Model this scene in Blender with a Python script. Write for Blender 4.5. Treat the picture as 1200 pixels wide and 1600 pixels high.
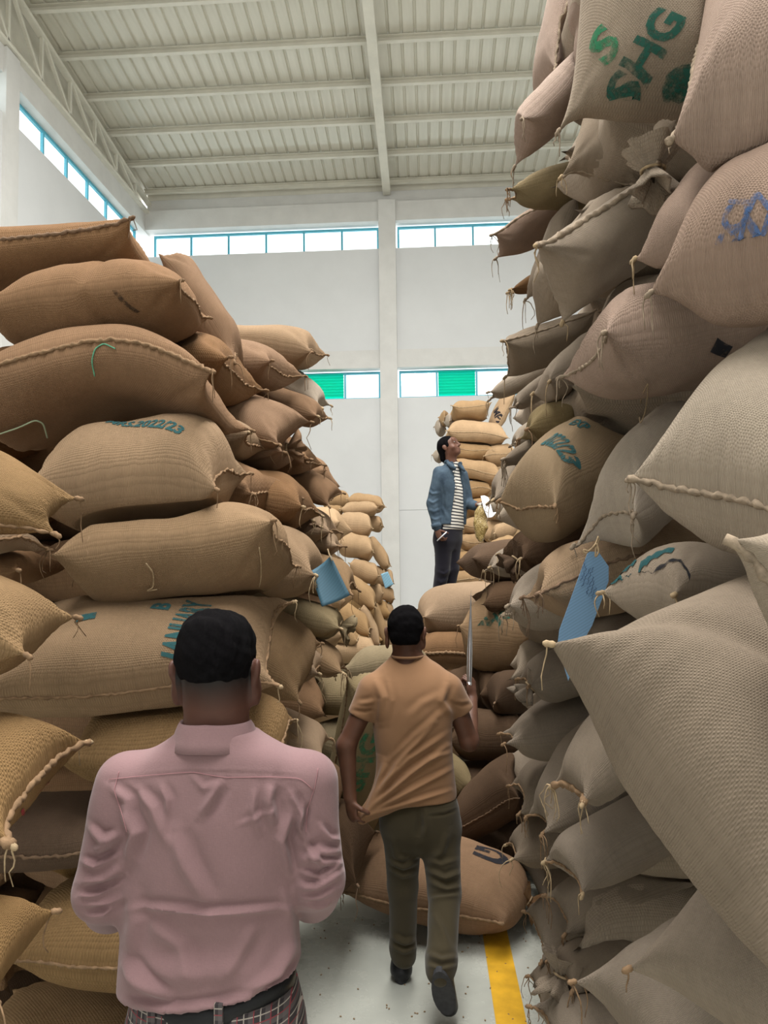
import bpy, bmesh, math, random
import numpy as np
from mathutils import Vector, Matrix

for o in list(bpy.data.objects):
    bpy.data.objects.remove(o, do_unlink=True)
SC = bpy.context.scene
COL = SC.collection

# ------------------------------------------------------------------ camera
F = 1155.0                      # focal length in pixels of the 1200x1600 frame
EYE = np.array([0.0, 0.0, 1.95])
_y, _p, _r = math.radians(3.5), math.radians(3.2), math.radians(0.67)
CF = np.array([-math.sin(_y) * math.cos(_p), math.cos(_y) * math.cos(_p), math.sin(_p)])
_rt = np.array([math.cos(_y), math.sin(_y), 0.0])
_up = np.cross(_rt, CF)
CR = _rt * math.cos(_r) - _up * math.sin(_r)
CU = _rt * math.sin(_r) + _up * math.cos(_r)
cd = bpy.data.cameras.new('camera')
cd.sensor_fit = 'VERTICAL'; cd.sensor_height = 36.0; cd.sensor_width = 27.0
cd.lens = F / 1600.0 * 36.0; cd.clip_start = 0.05; cd.clip_end = 300
cam = bpy.data.objects.new('camera', cd); COL.objects.link(cam)
m = Matrix.Identity(4)
for i in range(3):
    m[i][0], m[i][1], m[i][2], m[i][3] = CR[i], CU[i], -CF[i], EYE[i]
cam.matrix_world = m
SC.camera = cam

# ------------------------------------------------------------------ world, light, exposure
w = bpy.data.worlds.new('overcast_sky'); SC.world = w; w.use_nodes = True
bg = w.node_tree.nodes['Background']
bg.inputs['Color'].default_value = (0.93, 0.97, 1.0, 1); bg.inputs['Strength'].default_value = 1.8
SC.view_settings.view_transform = 'Standard'; SC.view_settings.look = 'None'
SC.view_settings.gamma = 1.0; SC.view_settings.use_curve_mapping = False
SC.view_settings.exposure = 0.55

def area(name, loc, rot, sx, sy, power, col):
    l = bpy.data.lights.new(name, 'AREA'); l.shape = 'RECTANGLE'; l.size = sx; l.size_y = sy
    l.energy = power; l.color = col
    o = bpy.data.objects.new(name, l); COL.objects.link(o)
    o.location = loc; o.rotation_euler = rot
    return o
# added area lamp, unseen under the roof, for top light over the aisle
area('top_fill_lamp', (0.0, 2.6, 9.6), (0, 0, 0), 2.6, 11.0, 1300, (1.0, 0.985, 0.96))

# ------------------------------------------------------------------ helpers
def ray(px, py):
    return CR * ((px - 600) / F) + CU * ((800 - py) / F) + CF
def at(px, py, d):
    return EYE + ray(px, py) * d
def proj(P):
    q = P - EYE; z = q @ CF
    return 600 + F * (q @ CR) / z, 800 - F * (q @ CU) / z
def mesh_obj(name, verts, faces, mat=None, parent=None, smooth=False, uv=None):
    me = bpy.data.meshes.new(name)
    me.from_pydata([tuple(map(float, v)) for v in verts], [], faces)
    if uv is not None:
        lay = me.uv_layers.new(name='UVMap')
        idx = np.zeros(len(me.loops), dtype=np.int32); me.loops.foreach_get('vertex_index', idx)
        lay.data.foreach_set('uv', np.asarray(uv, dtype=np.float32)[idx].ravel())
    if smooth:
        me.polygons.foreach_set('use_smooth', [True] * len(me.polygons))
    if mat: me.materials.append(mat)
    me.update()
    o = bpy.data.objects.new(name, me); COL.objects.link(o)
    if parent: o.parent = parent
    return o
def empty(name, loc=(0, 0, 0)):
    o = bpy.data.objects.new(name, None); COL.objects.link(o); o.location = loc
    o.empty_display_size = 0.1
    return o
def tag(o, label, cat=None, group=None, kind=None):
    o['label'] = label
    if cat: o['category'] = cat
    if group: o['group'] = group
    if kind: o['kind'] = kind
    return o
class MB:
    """collects simple solids into one mesh"""
    def __init__(s): s.v = []; s.f = []
    def add(s, v, f):
        n = len(s.v); s.v += [tuple(p) for p in v]; s.f += [tuple(i + n for i in q) for q in f]; return s
    def box(s, x0, x1, y0, y1, z0, z1):
        v = [(x, y, z) for z in (z0, z1) for y in (y0, y1) for x in (x0, x1)]
        return s.add(v, [(0, 2, 3, 1), (4, 5, 7, 6), (0, 1, 5, 4), (2, 6, 7, 3), (0, 4, 6, 2), (1, 3, 7, 5)])
    def bar(s, a, b, w, h, up=(0, 0, 1)):
        a, b, up = map(lambda q: np.array(q, float), (a, b, up))
        d = b - a; d /= np.linalg.norm(d)
        r = np.cross(d, up); r /= np.linalg.norm(r); u = np.cross(r, d)
        v = [p + r * (i * w / 2) + u * (j * h / 2) for p in (a, b) for (i, j) in ((-1, -1), (1, -1), (1, 1), (-1, 1))]
        return s.add(v, [(0, 1, 2, 3)[::-1], (4, 5, 6, 7), (0, 4, 5, 1)[::-1], (1, 5, 6, 2)[::-1], (2, 6, 7, 3)[::-1], (3, 7, 4, 0)[::-1]])
    def tube(s, pts, rad, n=6, flat=None):
        P = np.asarray(pts, float); k = len(P)
        rad = np.broadcast_to(np.asarray(rad, float), (k,))
        T = np.gradient(P, axis=0); T /= np.linalg.norm(T, axis=1)[:, None] + 1e-9
        ref = np.array([0.31, 0.2, 0.93]);
        if abs(T[0] @ ref) > 0.9: ref = np.array([1.0, 0, 0])
        v = []
        nrm = ref
        for i in range(k):
            nrm = nrm - T[i] * (nrm @ T[i]); nrm /= np.linalg.norm(nrm) + 1e-9
            b = np.cross(T[i], nrm)
            for j in range(n):
                a = 2 * math.pi * j / n
                v.append(P[i] + (nrm * math.cos(a) + b * math.sin(a)) * rad[i])
        f = []
        for i in range(k - 1):
            for j in range(n):
                f.append((i * n + j, i * n + (j + 1) % n, (i + 1) * n + (j + 1) % n, (i + 1) * n + j))
        f.append(tuple(range(n))[::-1]); f.append(tuple((k - 1) * n + j for j in range(n)))
        return s.add(v, f)
    def build(s, name, mat, parent=None, smooth=False):
        return mesh_obj(name, s.v, s.f, mat, parent, smooth)

# ------------------------------------------------------------------ materials
MATS = {}
def new_mat(name):
    mt = bpy.data.materials.new(name); mt.use_nodes = True
    nt = mt.node_tree; b = nt.nodes['Principled BSDF']
    MATS[name] = mt
    return mt, nt, b
def N(nt, t, **kw):
    n = nt.nodes.new(t)
    for k, v in kw.items(): setattr(n, k, v)
    return n
def math_node(nt, op, a, b=None, c=None):
    n = nt.nodes.new('ShaderNodeMath'); n.operation = op
    for i, x in enumerate((a, b, c)):
        if x is None: continue
        if isinstance(x, (int, float)): n.inputs[i].default_value = x
        else: nt.links.new(x, n.inputs[i])
    return n.outputs[0]
def ramp(nt, fac, stops):
    n = nt.nodes.new('ShaderNodeValToRGB')
    while len(n.color_ramp.elements) < len(stops): n.color_ramp.elements.new(0.5)
    for e, (p, c) in zip(n.color_ramp.elements, stops):
        e.position = p; e.color = (*c, 1)
    nt.links.new(fac, n.inputs[0])
    return n.outputs[0]
def mixc(nt, fac, a, b, mode='MIX'):
    n = nt.nodes.new('ShaderNodeMix'); n.data_type = 'RGBA'; n.blend_type = mode
    for i, x in ((0, fac), (6, a), (7, b)):
        if isinstance(x, (int, float)): n.inputs[i].default_value = x
        elif isinstance(x, tuple): n.inputs[i].default_value = (*x, 1)
        else: nt.links.new(x, n.inputs[i])
    return n.outputs[2]
def noise(nt, vec, scale, detail=3, rough=0.55):
    n = nt.nodes.new('ShaderNodeTexNoise'); n.inputs['Scale'].default_value = scale
    n.inputs['Detail'].default_value = detail; n.inputs['Roughness'].default_value = rough
    if vec is not None: nt.links.new(vec, n.inputs['Vector'])
    return n.outputs['Fac']
def scaled(nt, vec, s):
    n = nt.nodes.new('ShaderNodeMapping'); n.inputs['Scale'].default_value = s
    nt.links.new(vec, n.inputs['Vector']); return n.outputs[0]
def bump(nt, b, h, strength, dist):
    n = nt.nodes.new('ShaderNodeBump'); n.inputs['Strength'].default_value = strength
    n.inputs['Distance'].default_value = dist; nt.links.new(h, n.inputs['Height'])
    nt.links.new(n.outputs[0], b.inputs['Normal'])
def plain(name, col, rough=0.7, metal=0.0, var=0.12, scale=6.0, bmp=0.0, spec=0.3):
    mt, nt, b = new_mat(name)
    tc = N(nt, 'ShaderNodeTexCoord').outputs['Object']
    f = noise(nt, tc, scale, 4)
    lo = tuple(c * (1 - var) for c in col); hi = tuple(min(1, c * (1 + var)) for c in col)
    nt.links.new(ramp(nt, f, [(0.3, lo), (0.7, hi)]), b.inputs['Base Color'])
    b.inputs['Roughness'].default_value = rough; b.inputs['Metallic'].default_value = metal
    b.inputs['Specular IOR Level'].default_value = spec
    if bmp: bump(nt, b, noise(nt, tc, scale * 8, 4), 0.4, bmp)
    return mt
def burlap(name, col, freq=190.0, streak=0.25, rough_scale=1.0, pink=None):
    mt, nt, b = new_mat(name)
    uv = N(nt, 'ShaderNodeTexCoord').outputs['UV']
    oi = N(nt, 'ShaderNodeObjectInfo')
    # slight wander of the threads
    wn = N(nt, 'ShaderNodeTexNoise'); wn.inputs['Scale'].default_value = 10; wn.inputs['Detail'].default_value = 3
    nt.links.new(uv, wn.inputs['Vector'])
    vm = N(nt, 'ShaderNodeVectorMath', operation='MULTIPLY_ADD')
    nt.links.new(wn.outputs['Color'], vm.inputs[0]); vm.inputs[1].default_value = (0.003, 0.003, 0); nt.links.new(uv, vm.inputs[2])
    sp = N(nt, 'ShaderNodeSeparateXYZ'); nt.links.new(vm.outputs[0], sp.inputs[0])
    su = math_node(nt, 'SINE', math_node(nt, 'MULTIPLY', sp.outputs[0], math.pi * freq))
    sv = math_node(nt, 'SINE', math_node(nt, 'MULTIPLY', sp.outputs[1], math.pi * freq * 0.8))
    au = math_node(nt, 'ABSOLUTE', su); av = math_node(nt, 'ABSOLUTE', sv)
    over = math_node(nt, 'MULTIPLY', su, sv)
    thr_u = noise(nt, scaled(nt, uv, (freq * 0.5, 22, 1)), 1.0, 2)
    thr_v = noise(nt, scaled(nt, uv, (22, freq * 0.5, 1)), 1.0, 2)
    thr = math_node(nt, 'ADD', thr_u, thr_v)                       # 0..2, threads of uneven thickness
    fib = noise(nt, uv, freq * 2.2, 3, 0.7)                         # loose fibre fuzz
    h = math_node(nt, 'ADD', math_node(nt, 'MULTIPLY', au, 0.25), math_node(nt, 'MULTIPLY', av, 0.35))
    h = math_node(nt, 'ADD', h, math_node(nt, 'MULTIPLY_ADD', over, 0.30, 0.18))
    hh = math_node(nt, 'ADD', h, math_node(nt, 'MULTIPLY_ADD', thr, 0.25, math_node(nt, 'MULTIPLY', fib, 0.5)))
    blot = noise(nt, uv, 3.2, 5, 0.6)
    tone = math_node(nt, 'ADD', math_node(nt, 'MULTIPLY_ADD', thr, streak * 0.7, math_node(nt, 'MULTIPLY', fib, 0.25)), math_node(nt, 'MULTIPLY', blot, 0.5))
    dk = tuple(c * 0.58 for c in col); hi = tuple(min(1, c * 1.28) for c in col)
    c0 = ramp(nt, tone, [(0.22, dk), (0.78, hi)])
    pit = ramp(nt, h, [(0.12, (0.40, 0.36, 0.32)), (0.55, (1, 1, 1))])
    c1 = mixc(nt, 0.5, c0, pit, 'MULTIPLY')
    # odd dark and pale fibres
    spk = noise(nt, scaled(nt, uv, (60, 22, 1)), 3.0, 2)
    c2 = mixc(nt, ramp(nt, spk, [(0.70, (0, 0, 0)), (0.80, (0.5, 0.5, 0.5))]), c1, tuple(c * 0.35 for c in col))
    spl = noise(nt, scaled(nt, uv, (25, 70, 1)), 2.0, 2)
    c2 = mixc(nt, ramp(nt, spl, [(0.70, (0, 0, 0)), (0.80, (0.4, 0.4, 0.4))]), c2, tuple(min(1, c * 1.6 + 0.06) for c in col))
    hs = N(nt, 'ShaderNodeHueSaturation')
    nt.links.new(math_node(nt, 'MULTIPLY_ADD', oi.outputs['Random'], 0.30, 0.86), hs.inputs['Value'])
    nt.links.new(math_node(nt, 'MULTIPLY_ADD', oi.outputs['Random'], -0.22, 1.10), hs.inputs['Saturation'])
    nt.links.new(c2, hs.inputs['Color'])
    nt.links.new(hs.outputs[0], b.inputs['Base Color'])
    b.inputs['Roughness'].default_value = 0.95; b.inputs['Specular IOR Level'].default_value = 0.12
    b.inputs['Sheen Weight'].default_value = 0.25; b.inputs['Sheen Roughness'].default_value = 0.6
    b.inputs['Sheen Tint'].default_value = (*[min(1, c * 1.8) for c in col], 1)
    bump(nt, b, hh, 0.75, 0.0035 * rough_scale)
    return mt
BUR = {
    'brown': burlap('burlap_brown', (0.225, 0.132, 0.072), 250),
    'tan':   burlap('burlap_tan', (0.275, 0.183, 0.107), 250),
    'gold':  burlap('burlap_golden', (.222,.135,.060), 165, 0.3, 1.5),
    'far':   burlap('burlap_far_pile', (0.37, 0.24, 0.125), 210),
    'grey':  burlap('burlap_grey', (0.305, 0.245, 0.185), 250),
    'pink':  burlap('burlap_pinkish', (0.335, 0.245, 0.192), 190, 0.3, 1.4),
    'pale':  burlap('burlap_pale', (0.375, 0.31, 0.24), 270),
    'dark':  burlap('burlap_dark', (0.09, 0.055, 0.033), 240),  # dark sacks, and shadowed ones with the shade put into the colour
    'beige': burlap('burlap_beige', (0.315, 0.232, 0.15), 250),
    'shade': burlap('burlap_shaded_grey', (0.235, 0.187, 0.140), 250),  # grey burlap darkened for the shade low in the leaning wall
    'olive': burlap('burlap_olive', (0.235, 0.18, 0.1), 240),
}
TW = plain('jute_twine', (0.36, 0.265, 0.16), 0.95, var=0.3, scale=60, bmp=0.002, spec=0.1)
TWB = plain('brown_twine', (0.22, 0.14, 0.08), 0.95, var=0.3, scale=60, bmp=0.002, spec=0.1)
TWGR = plain('grey_twine', (0.27, 0.21, 0.15), 0.95, var=0.3, scale=60, bmp=0.002, spec=0.1)
TWD = plain('dark_twine', (0.17, 0.11, 0.07), 0.95, var=0.3, scale=60, bmp=0.002, spec=0.1)
TWG = plain('green_twine', (0.12, 0.35, 0.22), 0.9, var=0.3, scale=60, spec=0.1)
def ink(name, col, worn=0.5):
    mt, nt, b = new_mat(name)
    uv = N(nt, 'ShaderNodeTexCoord').outputs['Object']
    f = noise(nt, uv, 60, 5, 0.75); g = noise(nt, uv, 9, 3)
    a = ramp(nt, math_node(nt, 'MULTIPLY_ADD', g, 0.5, math_node(nt, 'MULTIPLY', f, 0.7)), [(worn - 0.1, (0, 0, 0)), (worn + 0.1, (0.93, 0.93, 0.93))])
    nt.links.new(a, b.inputs['Alpha'])
    b.inputs['Base Color'].default_value = (*col, 1); b.inputs['Roughness'].default_value = 0.95
    b.inputs['Specular IOR Level'].default_value = 0.1
    bump(nt, b, f, 0.6, 0.003)
    return mt
INK = {'crease_tint': ink('dark_crease_tint', (0.06, 0.038, 0.025), 0.60), 'green': ink('green_ink', (0.025, 0.10, 0.075), 0.54), 'teal': ink('teal_ink', (0.03, 0.095, 0.10), 0.47),
       'blue': ink('blue_ink', (0.07, 0.13, 0.27), 0.62), 'black': ink('black_ink', (0.025, 0.025, 0.03), 0.50),
       'red': ink('red_ink', (0.35, 0.05, 0.06), 0.58), 'bgreen': ink('bright_green_ink', (0.04, 0.20, 0.10), 0.60)}
WALL = plain('wall_plaster', (0.68, 0.685, 0.68), 0.9, var=0.03, scale=1.3, bmp=0.003, spec=0.15)
BEAM = plain('concrete_painted', (0.66, 0.65, 0.62), 0.9, var=0.05, scale=3, bmp=0.004, spec=0.15)
STEEL = plain('steel_cream', (0.75, 0.72, 0.62), 0.5, var=0.06, scale=4, spec=0.4)
DKST = plain('steel_grey', (0.30, 0.31, 0.31), 0.5, var=0.1, scale=4, spec=0.4)
FRAME = plain('window_frame_teal', (0.10, 0.42, 0.54), 0.5, var=0.08, scale=5, spec=0.4)
def louvre_mat():
    mt, nt, b = new_mat('louvre_green')
    tr_ = N(nt, 'ShaderNodeBsdfTranslucent'); tr_.inputs[0].default_value = (0.06, 1.0, 0.85, 1); mx = N(nt, 'ShaderNodeMixShader'); mx.inputs[0].default_value = 0.7
    b.inputs['Base Color'].default_value = (0.02, 0.45, 0.36, 1); b.inputs['Roughness'].default_value = 0.4
    nt.links.new(b.outputs[0], mx.inputs[1]); nt.links.new(tr_.outputs[0], mx.inputs[2]); nt.links.new(mx.outputs[0], nt.nodes['Material Output'].inputs[0])
    return mt
LOUV = louvre_mat()
def roof_mat():
    mt, nt, b = new_mat('roof_sheet_metal')
    tc = N(nt, 'ShaderNodeTexCoord').outputs['Object']
    f = noise(nt, scaled(nt, tc, (9, 0.8, 1)), 1.2, 4); g = noise(nt, tc, 0.9, 3)
    k = math_node(nt, 'MULTIPLY_ADD', f, 0.6, math_node(nt, 'MULTIPLY', g, 0.4))
    nt.links.new(ramp(nt, k, [(0.3, (0.63, 0.60, 0.50)), (0.7, (0.80, 0.77, 0.67))]), b.inputs['Base Color'])
    b.inputs['Metallic'].default_value = 0.15
    nt.links.new(ramp(nt, f, [(0.3, (0.28,) * 3), (0.7, (0.5,) * 3)]), b.inputs['Roughness'])
    return mt
ROOF = roof_mat()
def floor_mat():
    mt, nt, b = new_mat('floor_painted_concrete')
    tc = N(nt, 'ShaderNodeTexCoord').outputs['Object']
    f = noise(nt, tc, 1.6, 5, 0.6); g = noise(nt, tc, 14, 4, 0.7)
    c = ramp(nt, f, [(0.3, (0.34, 0.35, 0.31)), (0.7, (0.47, 0.475, 0.42))])
    c = mixc(nt, ramp(nt, g, [(0.62, (0, 0, 0)), (0.8, (0.35,) * 3)]), c, (0.25, 0.22, 0.17))
    nt.links.new(c, b.inputs['Base Color'])
    nt.links.new(ramp(nt, math_node(nt, 'ADD', math_node(nt, 'MULTIPLY', f, 0.6), math_node(nt, 'MULTIPLY', g, 0.4)), [(0.3, (0.14,) * 3), (0.7, (0.40,) * 3)]), b.inputs['Roughness'])
    b.inputs['Specular IOR Level'].default_value = 0.5
    bump(nt, b, g, 0.08, 0.002)
    return mt
FLOOR = floor_mat()
YEL = plain('yellow_floor_paint', (0.60, 0.33, 0.02), 0.4, var=0.2, scale=9, spec=0.4)
def glass_mat():
    mt = bpy.data.materials.new('window_glass'); mt.use_nodes = True; nt = mt.node_tree
    nt.nodes.clear()
    o = N(nt, 'ShaderNodeOutputMaterial'); mx = N(nt, 'ShaderNodeMixShader')
    t = N(nt, 'ShaderNodeBsdfTransparent'); g = N(nt, 'ShaderNodeBsdfGlossy')
    t.inputs[0].default_value = (0.95, 0.98, 0.97, 1); g.inputs['Roughness'].default_value = 0.05
    mx.inputs[0].default_value = 0.06
    nt.links.new(t.outputs[0], mx.inputs[1]); nt.links.new(g.outputs[0], mx.inputs[2]); nt.links.new(mx.outputs[0], o.inputs[0])
    return mt
GLASS = glass_mat()

# ------------------------------------------------------------------ the warehouse
D, XL, XR, YB = 15.0, -5.91, 4.6, -7.0        # far wall, gable wall, hidden side wall, open end behind the camera
Z_SILL, Z_HEAD, Z_BEAM, Z_EAVE = 8.28, 8.84, 9.25, 9.52
def struct(o, label=None):
    o['kind'] = 'structure'
    if label: o['label'] = label
    return o
fl = struct(MB().box(-14, 14, -14, D + 0.3, -0.2, 0).build('floor', FLOOR), 'pale glossy painted concrete warehouse floor')
xa, xb = 0.36, 0.475
yl = MB()
mesh_obj('painted_line', [(0.255, 1.0, 0.003), (0.385, 1.0, 0.003), (0.355, 6.0, 0.003), (0.23, 6.0, 0.003), (0.255, 1.0, 0.0), (0.385, 1.0, 0.0), (0.355, 6.0, 0.0), (0.23, 6.0, 0.0)],
         [(0, 1, 2, 3), (4, 7, 6, 5), (0, 4, 5, 1), (1, 5, 6, 2), (2, 6, 7, 3), (3, 7, 4, 0)], YEL, fl)

def slope_z(y): return Z_EAVE + 0.02 + 0.125 * (D - y)
# far wall: solid pieces around two bands of windows
wb = empty('wall_back', (0, D, 0)); struct(wb, 'white plastered far wall with two bands of windows')
def wpiece(parent, name, mat, *b, inv=None):
    o = MB().box(*b).build(name, mat); o.parent = parent; o.matrix_parent_inverse = Matrix.Translation(parent.location).inverted(); return o
wpiece(wb, 'wall_panel', WALL, XL, XR, D, D + 0.25, 0, 2.80)
wpiece(wb, 'wall_panel', WALL, XL, XR, D, D + 0.25, 2.825, 3.185)
wpiece(wb, 'wall_panel', WALL, XL, XR, D + 0.012, D + 0.25, 2.80, 2.825)
wpiece(wb, 'wall_panel', WALL, XL, XR, D + 0.012, D + 0.25, 3.185, 3.20)
wpiece(wb, 'wall_panel', WALL, XL, XR, D + 0.02, D + 0.25, 3.20, 5.14)
wpiece(wb, 'ring_beam', BEAM, XL, XR, D - 0.03, D + 0.25, 5.76, 6.13)
wpiece(wb, 'wall_panel', WALL, XL, XR, D + 0.02, D + 0.25, 6.13, Z_SILL)
wpiece(wb, 'ring_beam', BEAM, XL, XR, D - 0.05, D + 0.25, Z_HEAD, Z_BEAM)
wpiece(wb, 'ring_beam', BEAM, XL, XR, D + 0.06, D + 0.25, Z_BEAM, Z_EAVE)
wpiece(wb, 'eave_closure', STEEL, XL, XR, D + 0.08, D + 0.25, Z_EAVE, Z_EAVE + 0.22)
for cx in (-0.78, 4.2):
    wpiece(wb, 'column', BEAM, cx - 0.175, cx + 0.175, D - 0.14, D + 0.1, 0, Z_BEAM)
# gable wall
wl = empty('wall_left', (XL, 0, 0)); struct(wl, 'white plastered gable wall with a high strip window')
wpiece(wl, 'wall_panel', WALL, XL - 0.25, XL, YB, D + 0.25, 0, 8.22)
wpiece(wl, 'ring_beam', BEAM, XL - 0.25, XL, YB, D + 0.25, 8.80, 9.2)
wpiece(wl, 'wall_panel', WALL, XL - 0.25, XL, YB, 4.6, 8.22, 8.80)
for cy in (4.4, 9.9):
    wpiece(wl, 'column', BEAM, XL - 0.1, XL + 0.05, cy - 0.17, cy + 0.17, 0, 9.18)
g0 = [(XL - 0.25, YB, 9.2), (XL - 0.25, D + 0.25, 9.2), (XL - 0.25, D + 0.25, 9.72), (XL - 0.25, YB, slope_z(YB) + 0.19)]
gv = g0 + [(x + 0.06, y, z) for x, y, z in g0]
o = mesh_obj('gable_sheet', gv, [(0, 1, 2, 3), (7, 6, 5, 4), (0, 4, 5, 1), (1, 5, 6, 2), (2, 6, 7, 3), (3, 7, 4, 0)], STEEL)
o.parent = wl; o.matrix_parent_inverse = Matrix.Translation(wl.location).inverted()
wr = struct(MB().box(XR, XR + 0.25, YB, D + 0.25, 0, slope_z(YB)).build('wall_right', WALL), 'plain side wall hidden behind the tall sack pile')

wf = empty('wall_front', (0, YB, 0)); struct(wf, 'unseen wall behind the camera, its opening sized for the fill light')  # unseen wall added to limit light from behind, with a door-sized gap
for (a_, b_, c_, d_) in ((XL, -1.2, 0, 11.6), (1.2, XR, 0, 11.6), (-1.2, 1.2, 2.6, 11.6)):
    wpiece(wf, 'wall_panel', WALL, a_, b_, YB - 0.25, YB, c_, d_)

# windows
wn = [0]
def strip_window(label, a0, a1, z0, z1, edges, wallax, louvres=()):
    """frame, mullions, panes; wallax 'y' far wall (runs in x), 'x' gable wall (runs in y)"""
    wn[0] += 1
    e = empty('window_%d' % wn[0]); struct(e, label)
    dep0, dep1 = (D + 0.17, D + 0.22) if wallax == 'y' else (XL - 0.22, XL - 0.17)
    def bx(name, mat, p0, p1, q0, q1, t0=dep0, t1=dep1):
        b = MB()
        if wallax == 'y': b.box(p0, p1, t0, t1, q0, q1)
        else: b.box(t0, t1, p0, p1, q0, q1)
        return b.build(name, mat, e)
    fr = MB()
    for (p0, p1, q0, q1) in ((a0, a1, z1 - 0.05, z1), (a0, a1, z0, z0 + 0.035), (a0, a0 + 0.04, z0 + .035, z1 - .05), (a1 - 0.04, a1, z0 + .035, z1 - .05)):
        if wallax == 'y': fr.box(p0, p1, dep0, dep1, q0, q1)
        else: fr.box(dep0, dep1, p0, p1, q0, q1)
    fr.build('window_frame', FRAME, e)
    ed = [a0] + list(edges) + [a1]
    for x in edges: bx('mullion', FRAME, x - 0.02, x + 0.02, z0 + 0.035, z1 - 0.05)
    mid = (dep0 + dep1) / 2
    for i in range(len(ed) - 1):
        p0, p1 = ed[i] + 0.03, ed[i + 1] - 0.03
        if i in louvres:
            n = 8; hgt = (z1 - z0 - 0.09) / n
            for k in range(n):
                zc = z0 + 0.045 + hgt * (k + 0.5)
                s = MB()
                if wallax == 'y': s.bar((p0, mid - 0.02, zc), (p1, mid - 0.02, zc), 0.125, 0.010, (0, 0.52, 0.854))
                s.build('louvre_slat', LOUV, e)
        else:
            bx('pane', GLASS, p0, p1, z0 + 0.035, z1 - 0.05, mid - 0.003, mid + 0.003)
strip_window('high strip window of six panes beside the gable corner', -5.80, -0.97, Z_SILL, 8.80, [-5.80 + 0.81 * i for i in range(1, 6)], 'y')
strip_window('high strip window above the woman, past the central column', -0.58, 4.0, Z_SILL, 8.80, [-0.58 + 0.79 * i for i in range(1, 6)], 'y')
strip_window('low window with a green louvre beside the tall pile of sacks', -5.80, -0.97, 5.15, 5.73, [-4.2, -3.4, -2.55, -1.71], 'y', louvres=(1, 3))
strip_window('low window with a green louvre above the woman', -0.58, 4.0, 5.15, 5.73, [0.20, 1.02, 1.84, 2.66, 3.4], 'y', louvres=(1, 3))
strip_window('high strip window in the gable wall under the truss', 10.07, D - 0.12, 8.22, 8.80, [10.38 + 0.775 * i for i in range(6)], 'x')
strip_window('high strip window in the gable wall nearer than the column', 4.65, 9.73, 8.22, 8.80, [5.4 + 0.8 * i for i in range(5)], 'x')

# roof: ribbed sheets, purlins, rafters
cl = empty('ceiling', (0, D, Z_EAVE)); struct(cl, 'ribbed metal roof on cream purlins')
def under(o):
    o.parent = cl; o.matrix_parent_inverse = Matrix.Translation(cl.location).inverted(); return o
pitch = 0.213
y0, y1 = YB - 0.3, D + 0.3
def sheet_mesh():
    prof = [(0, 0), (0.045, 0), (0.06, -0.032), (0.085, -0.032), (0.10, 0), (pitch, 0)]
    v = []
    for y in (y0, y1):
        for (x, z) in prof: v.append((x, y, slope_z(y) + 0.16 - z))
        for (x, z) in prof[::-1]: v.append((x, y, slope_z(y) + 0.17 - z))
    n = 12
    f = [(i, (i + 1) % n, n + (i + 1) % n, n + i) for i in range(n)]
    f += [tuple(range(n))[::-1], tuple(range(n, 2 * n))]
    me = bpy.data.meshes.new('roof_sheet'); me.from_pydata(v, [], f); me.materials.append(ROOF); return me
sm = sheet_mesh()
k = 0
x = XL - 0.45
while x < XR:
    o = bpy.data.objects.new('roof_sheet', sm); COL.objects.link(o); o.location = (x, 0, 0); under(o)
    x += pitch; k += 1
for i in range(25):
    y = D - 0.12 - 0.905 * i
    z = slope_z(y)
    p = MB()
    p.box(XL, XR, y - 0.035, y + 0.035, z + 0.02, z + 0.032); p.box(XL, XR, y + 0.025, y + 0.035, z + 0.032, z + 0.12)
    p.box(XL, XR, y - 0.035, y + 0.035, z + 0.12, z + 0.128)
    under(p.build('purlin', STEEL))
def rafter(xc):
    p = MB()
    a, b = (xc, D + 0.02, slope_z(D) - 0.12), (xc, -3.0, slope_z(-3.0) - 0.30)
    a2, b2 = (xc, D + 0.02, slope_z(D) + 0.0), (xc, -3.0, slope_z(-3.0) + 0.0)
    p.bar(a, b, 0.16, 0.02); p.bar(a2, b2, 0.16, 0.02)
    q = [(xc - 0.02, a[1], a[2]), (xc - 0.02, b[1], b[2]), (xc - 0.02, b2[1], b2[2]), (xc - 0.02, a2[1], a2[2])]
    v = q + [(x_ + 0.04, y_, z_) for x_, y_, z_ in q]
    p.add(v, [(0, 1, 2, 3), (7, 6, 5, 4), (0, 4, 5, 1), (2, 6, 7, 3)])
    under(p.build('rafter', STEEL))
rafter(-0.78); rafter(4.2)
tr = empty('roof_truss', (XL + 0.05, D, Z_BEAM)); struct(tr, 'cream lattice truss along the top of the gable wall')
def tin(o): o.parent = tr; o.matrix_parent_inverse = Matrix.Translation(tr.location).inverted(); return o
tx = XL + 0.06
tin(MB().bar((tx, D, slope_z(D) - 0.13), (tx, 0, slope_z(0) - 0.08), 0.10, 0.06).build('top_chord', STEEL))
tin(MB().bar((tx - 0.02, D, 9.22), (tx - 0.02, 0, 9.22), 0.10, 0.05).build('bottom_chord', STEEL))
for i in range(16):
    ya = D - 0.75 - 0.905 * i
    tin(MB().bar((tx, ya, 9.24), (tx, ya, slope_z(ya) - 0.12), 0.05, 0.05, (0, 1, 0)).build('strut', STEEL))
    tin(MB().bar((tx, ya, 9.24), (tx, ya - 0.85, slope_z(ya - 0.85) - 0.12), 0.05, 0.05, (0, 1, 0)).build('brace', STEEL))

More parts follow.
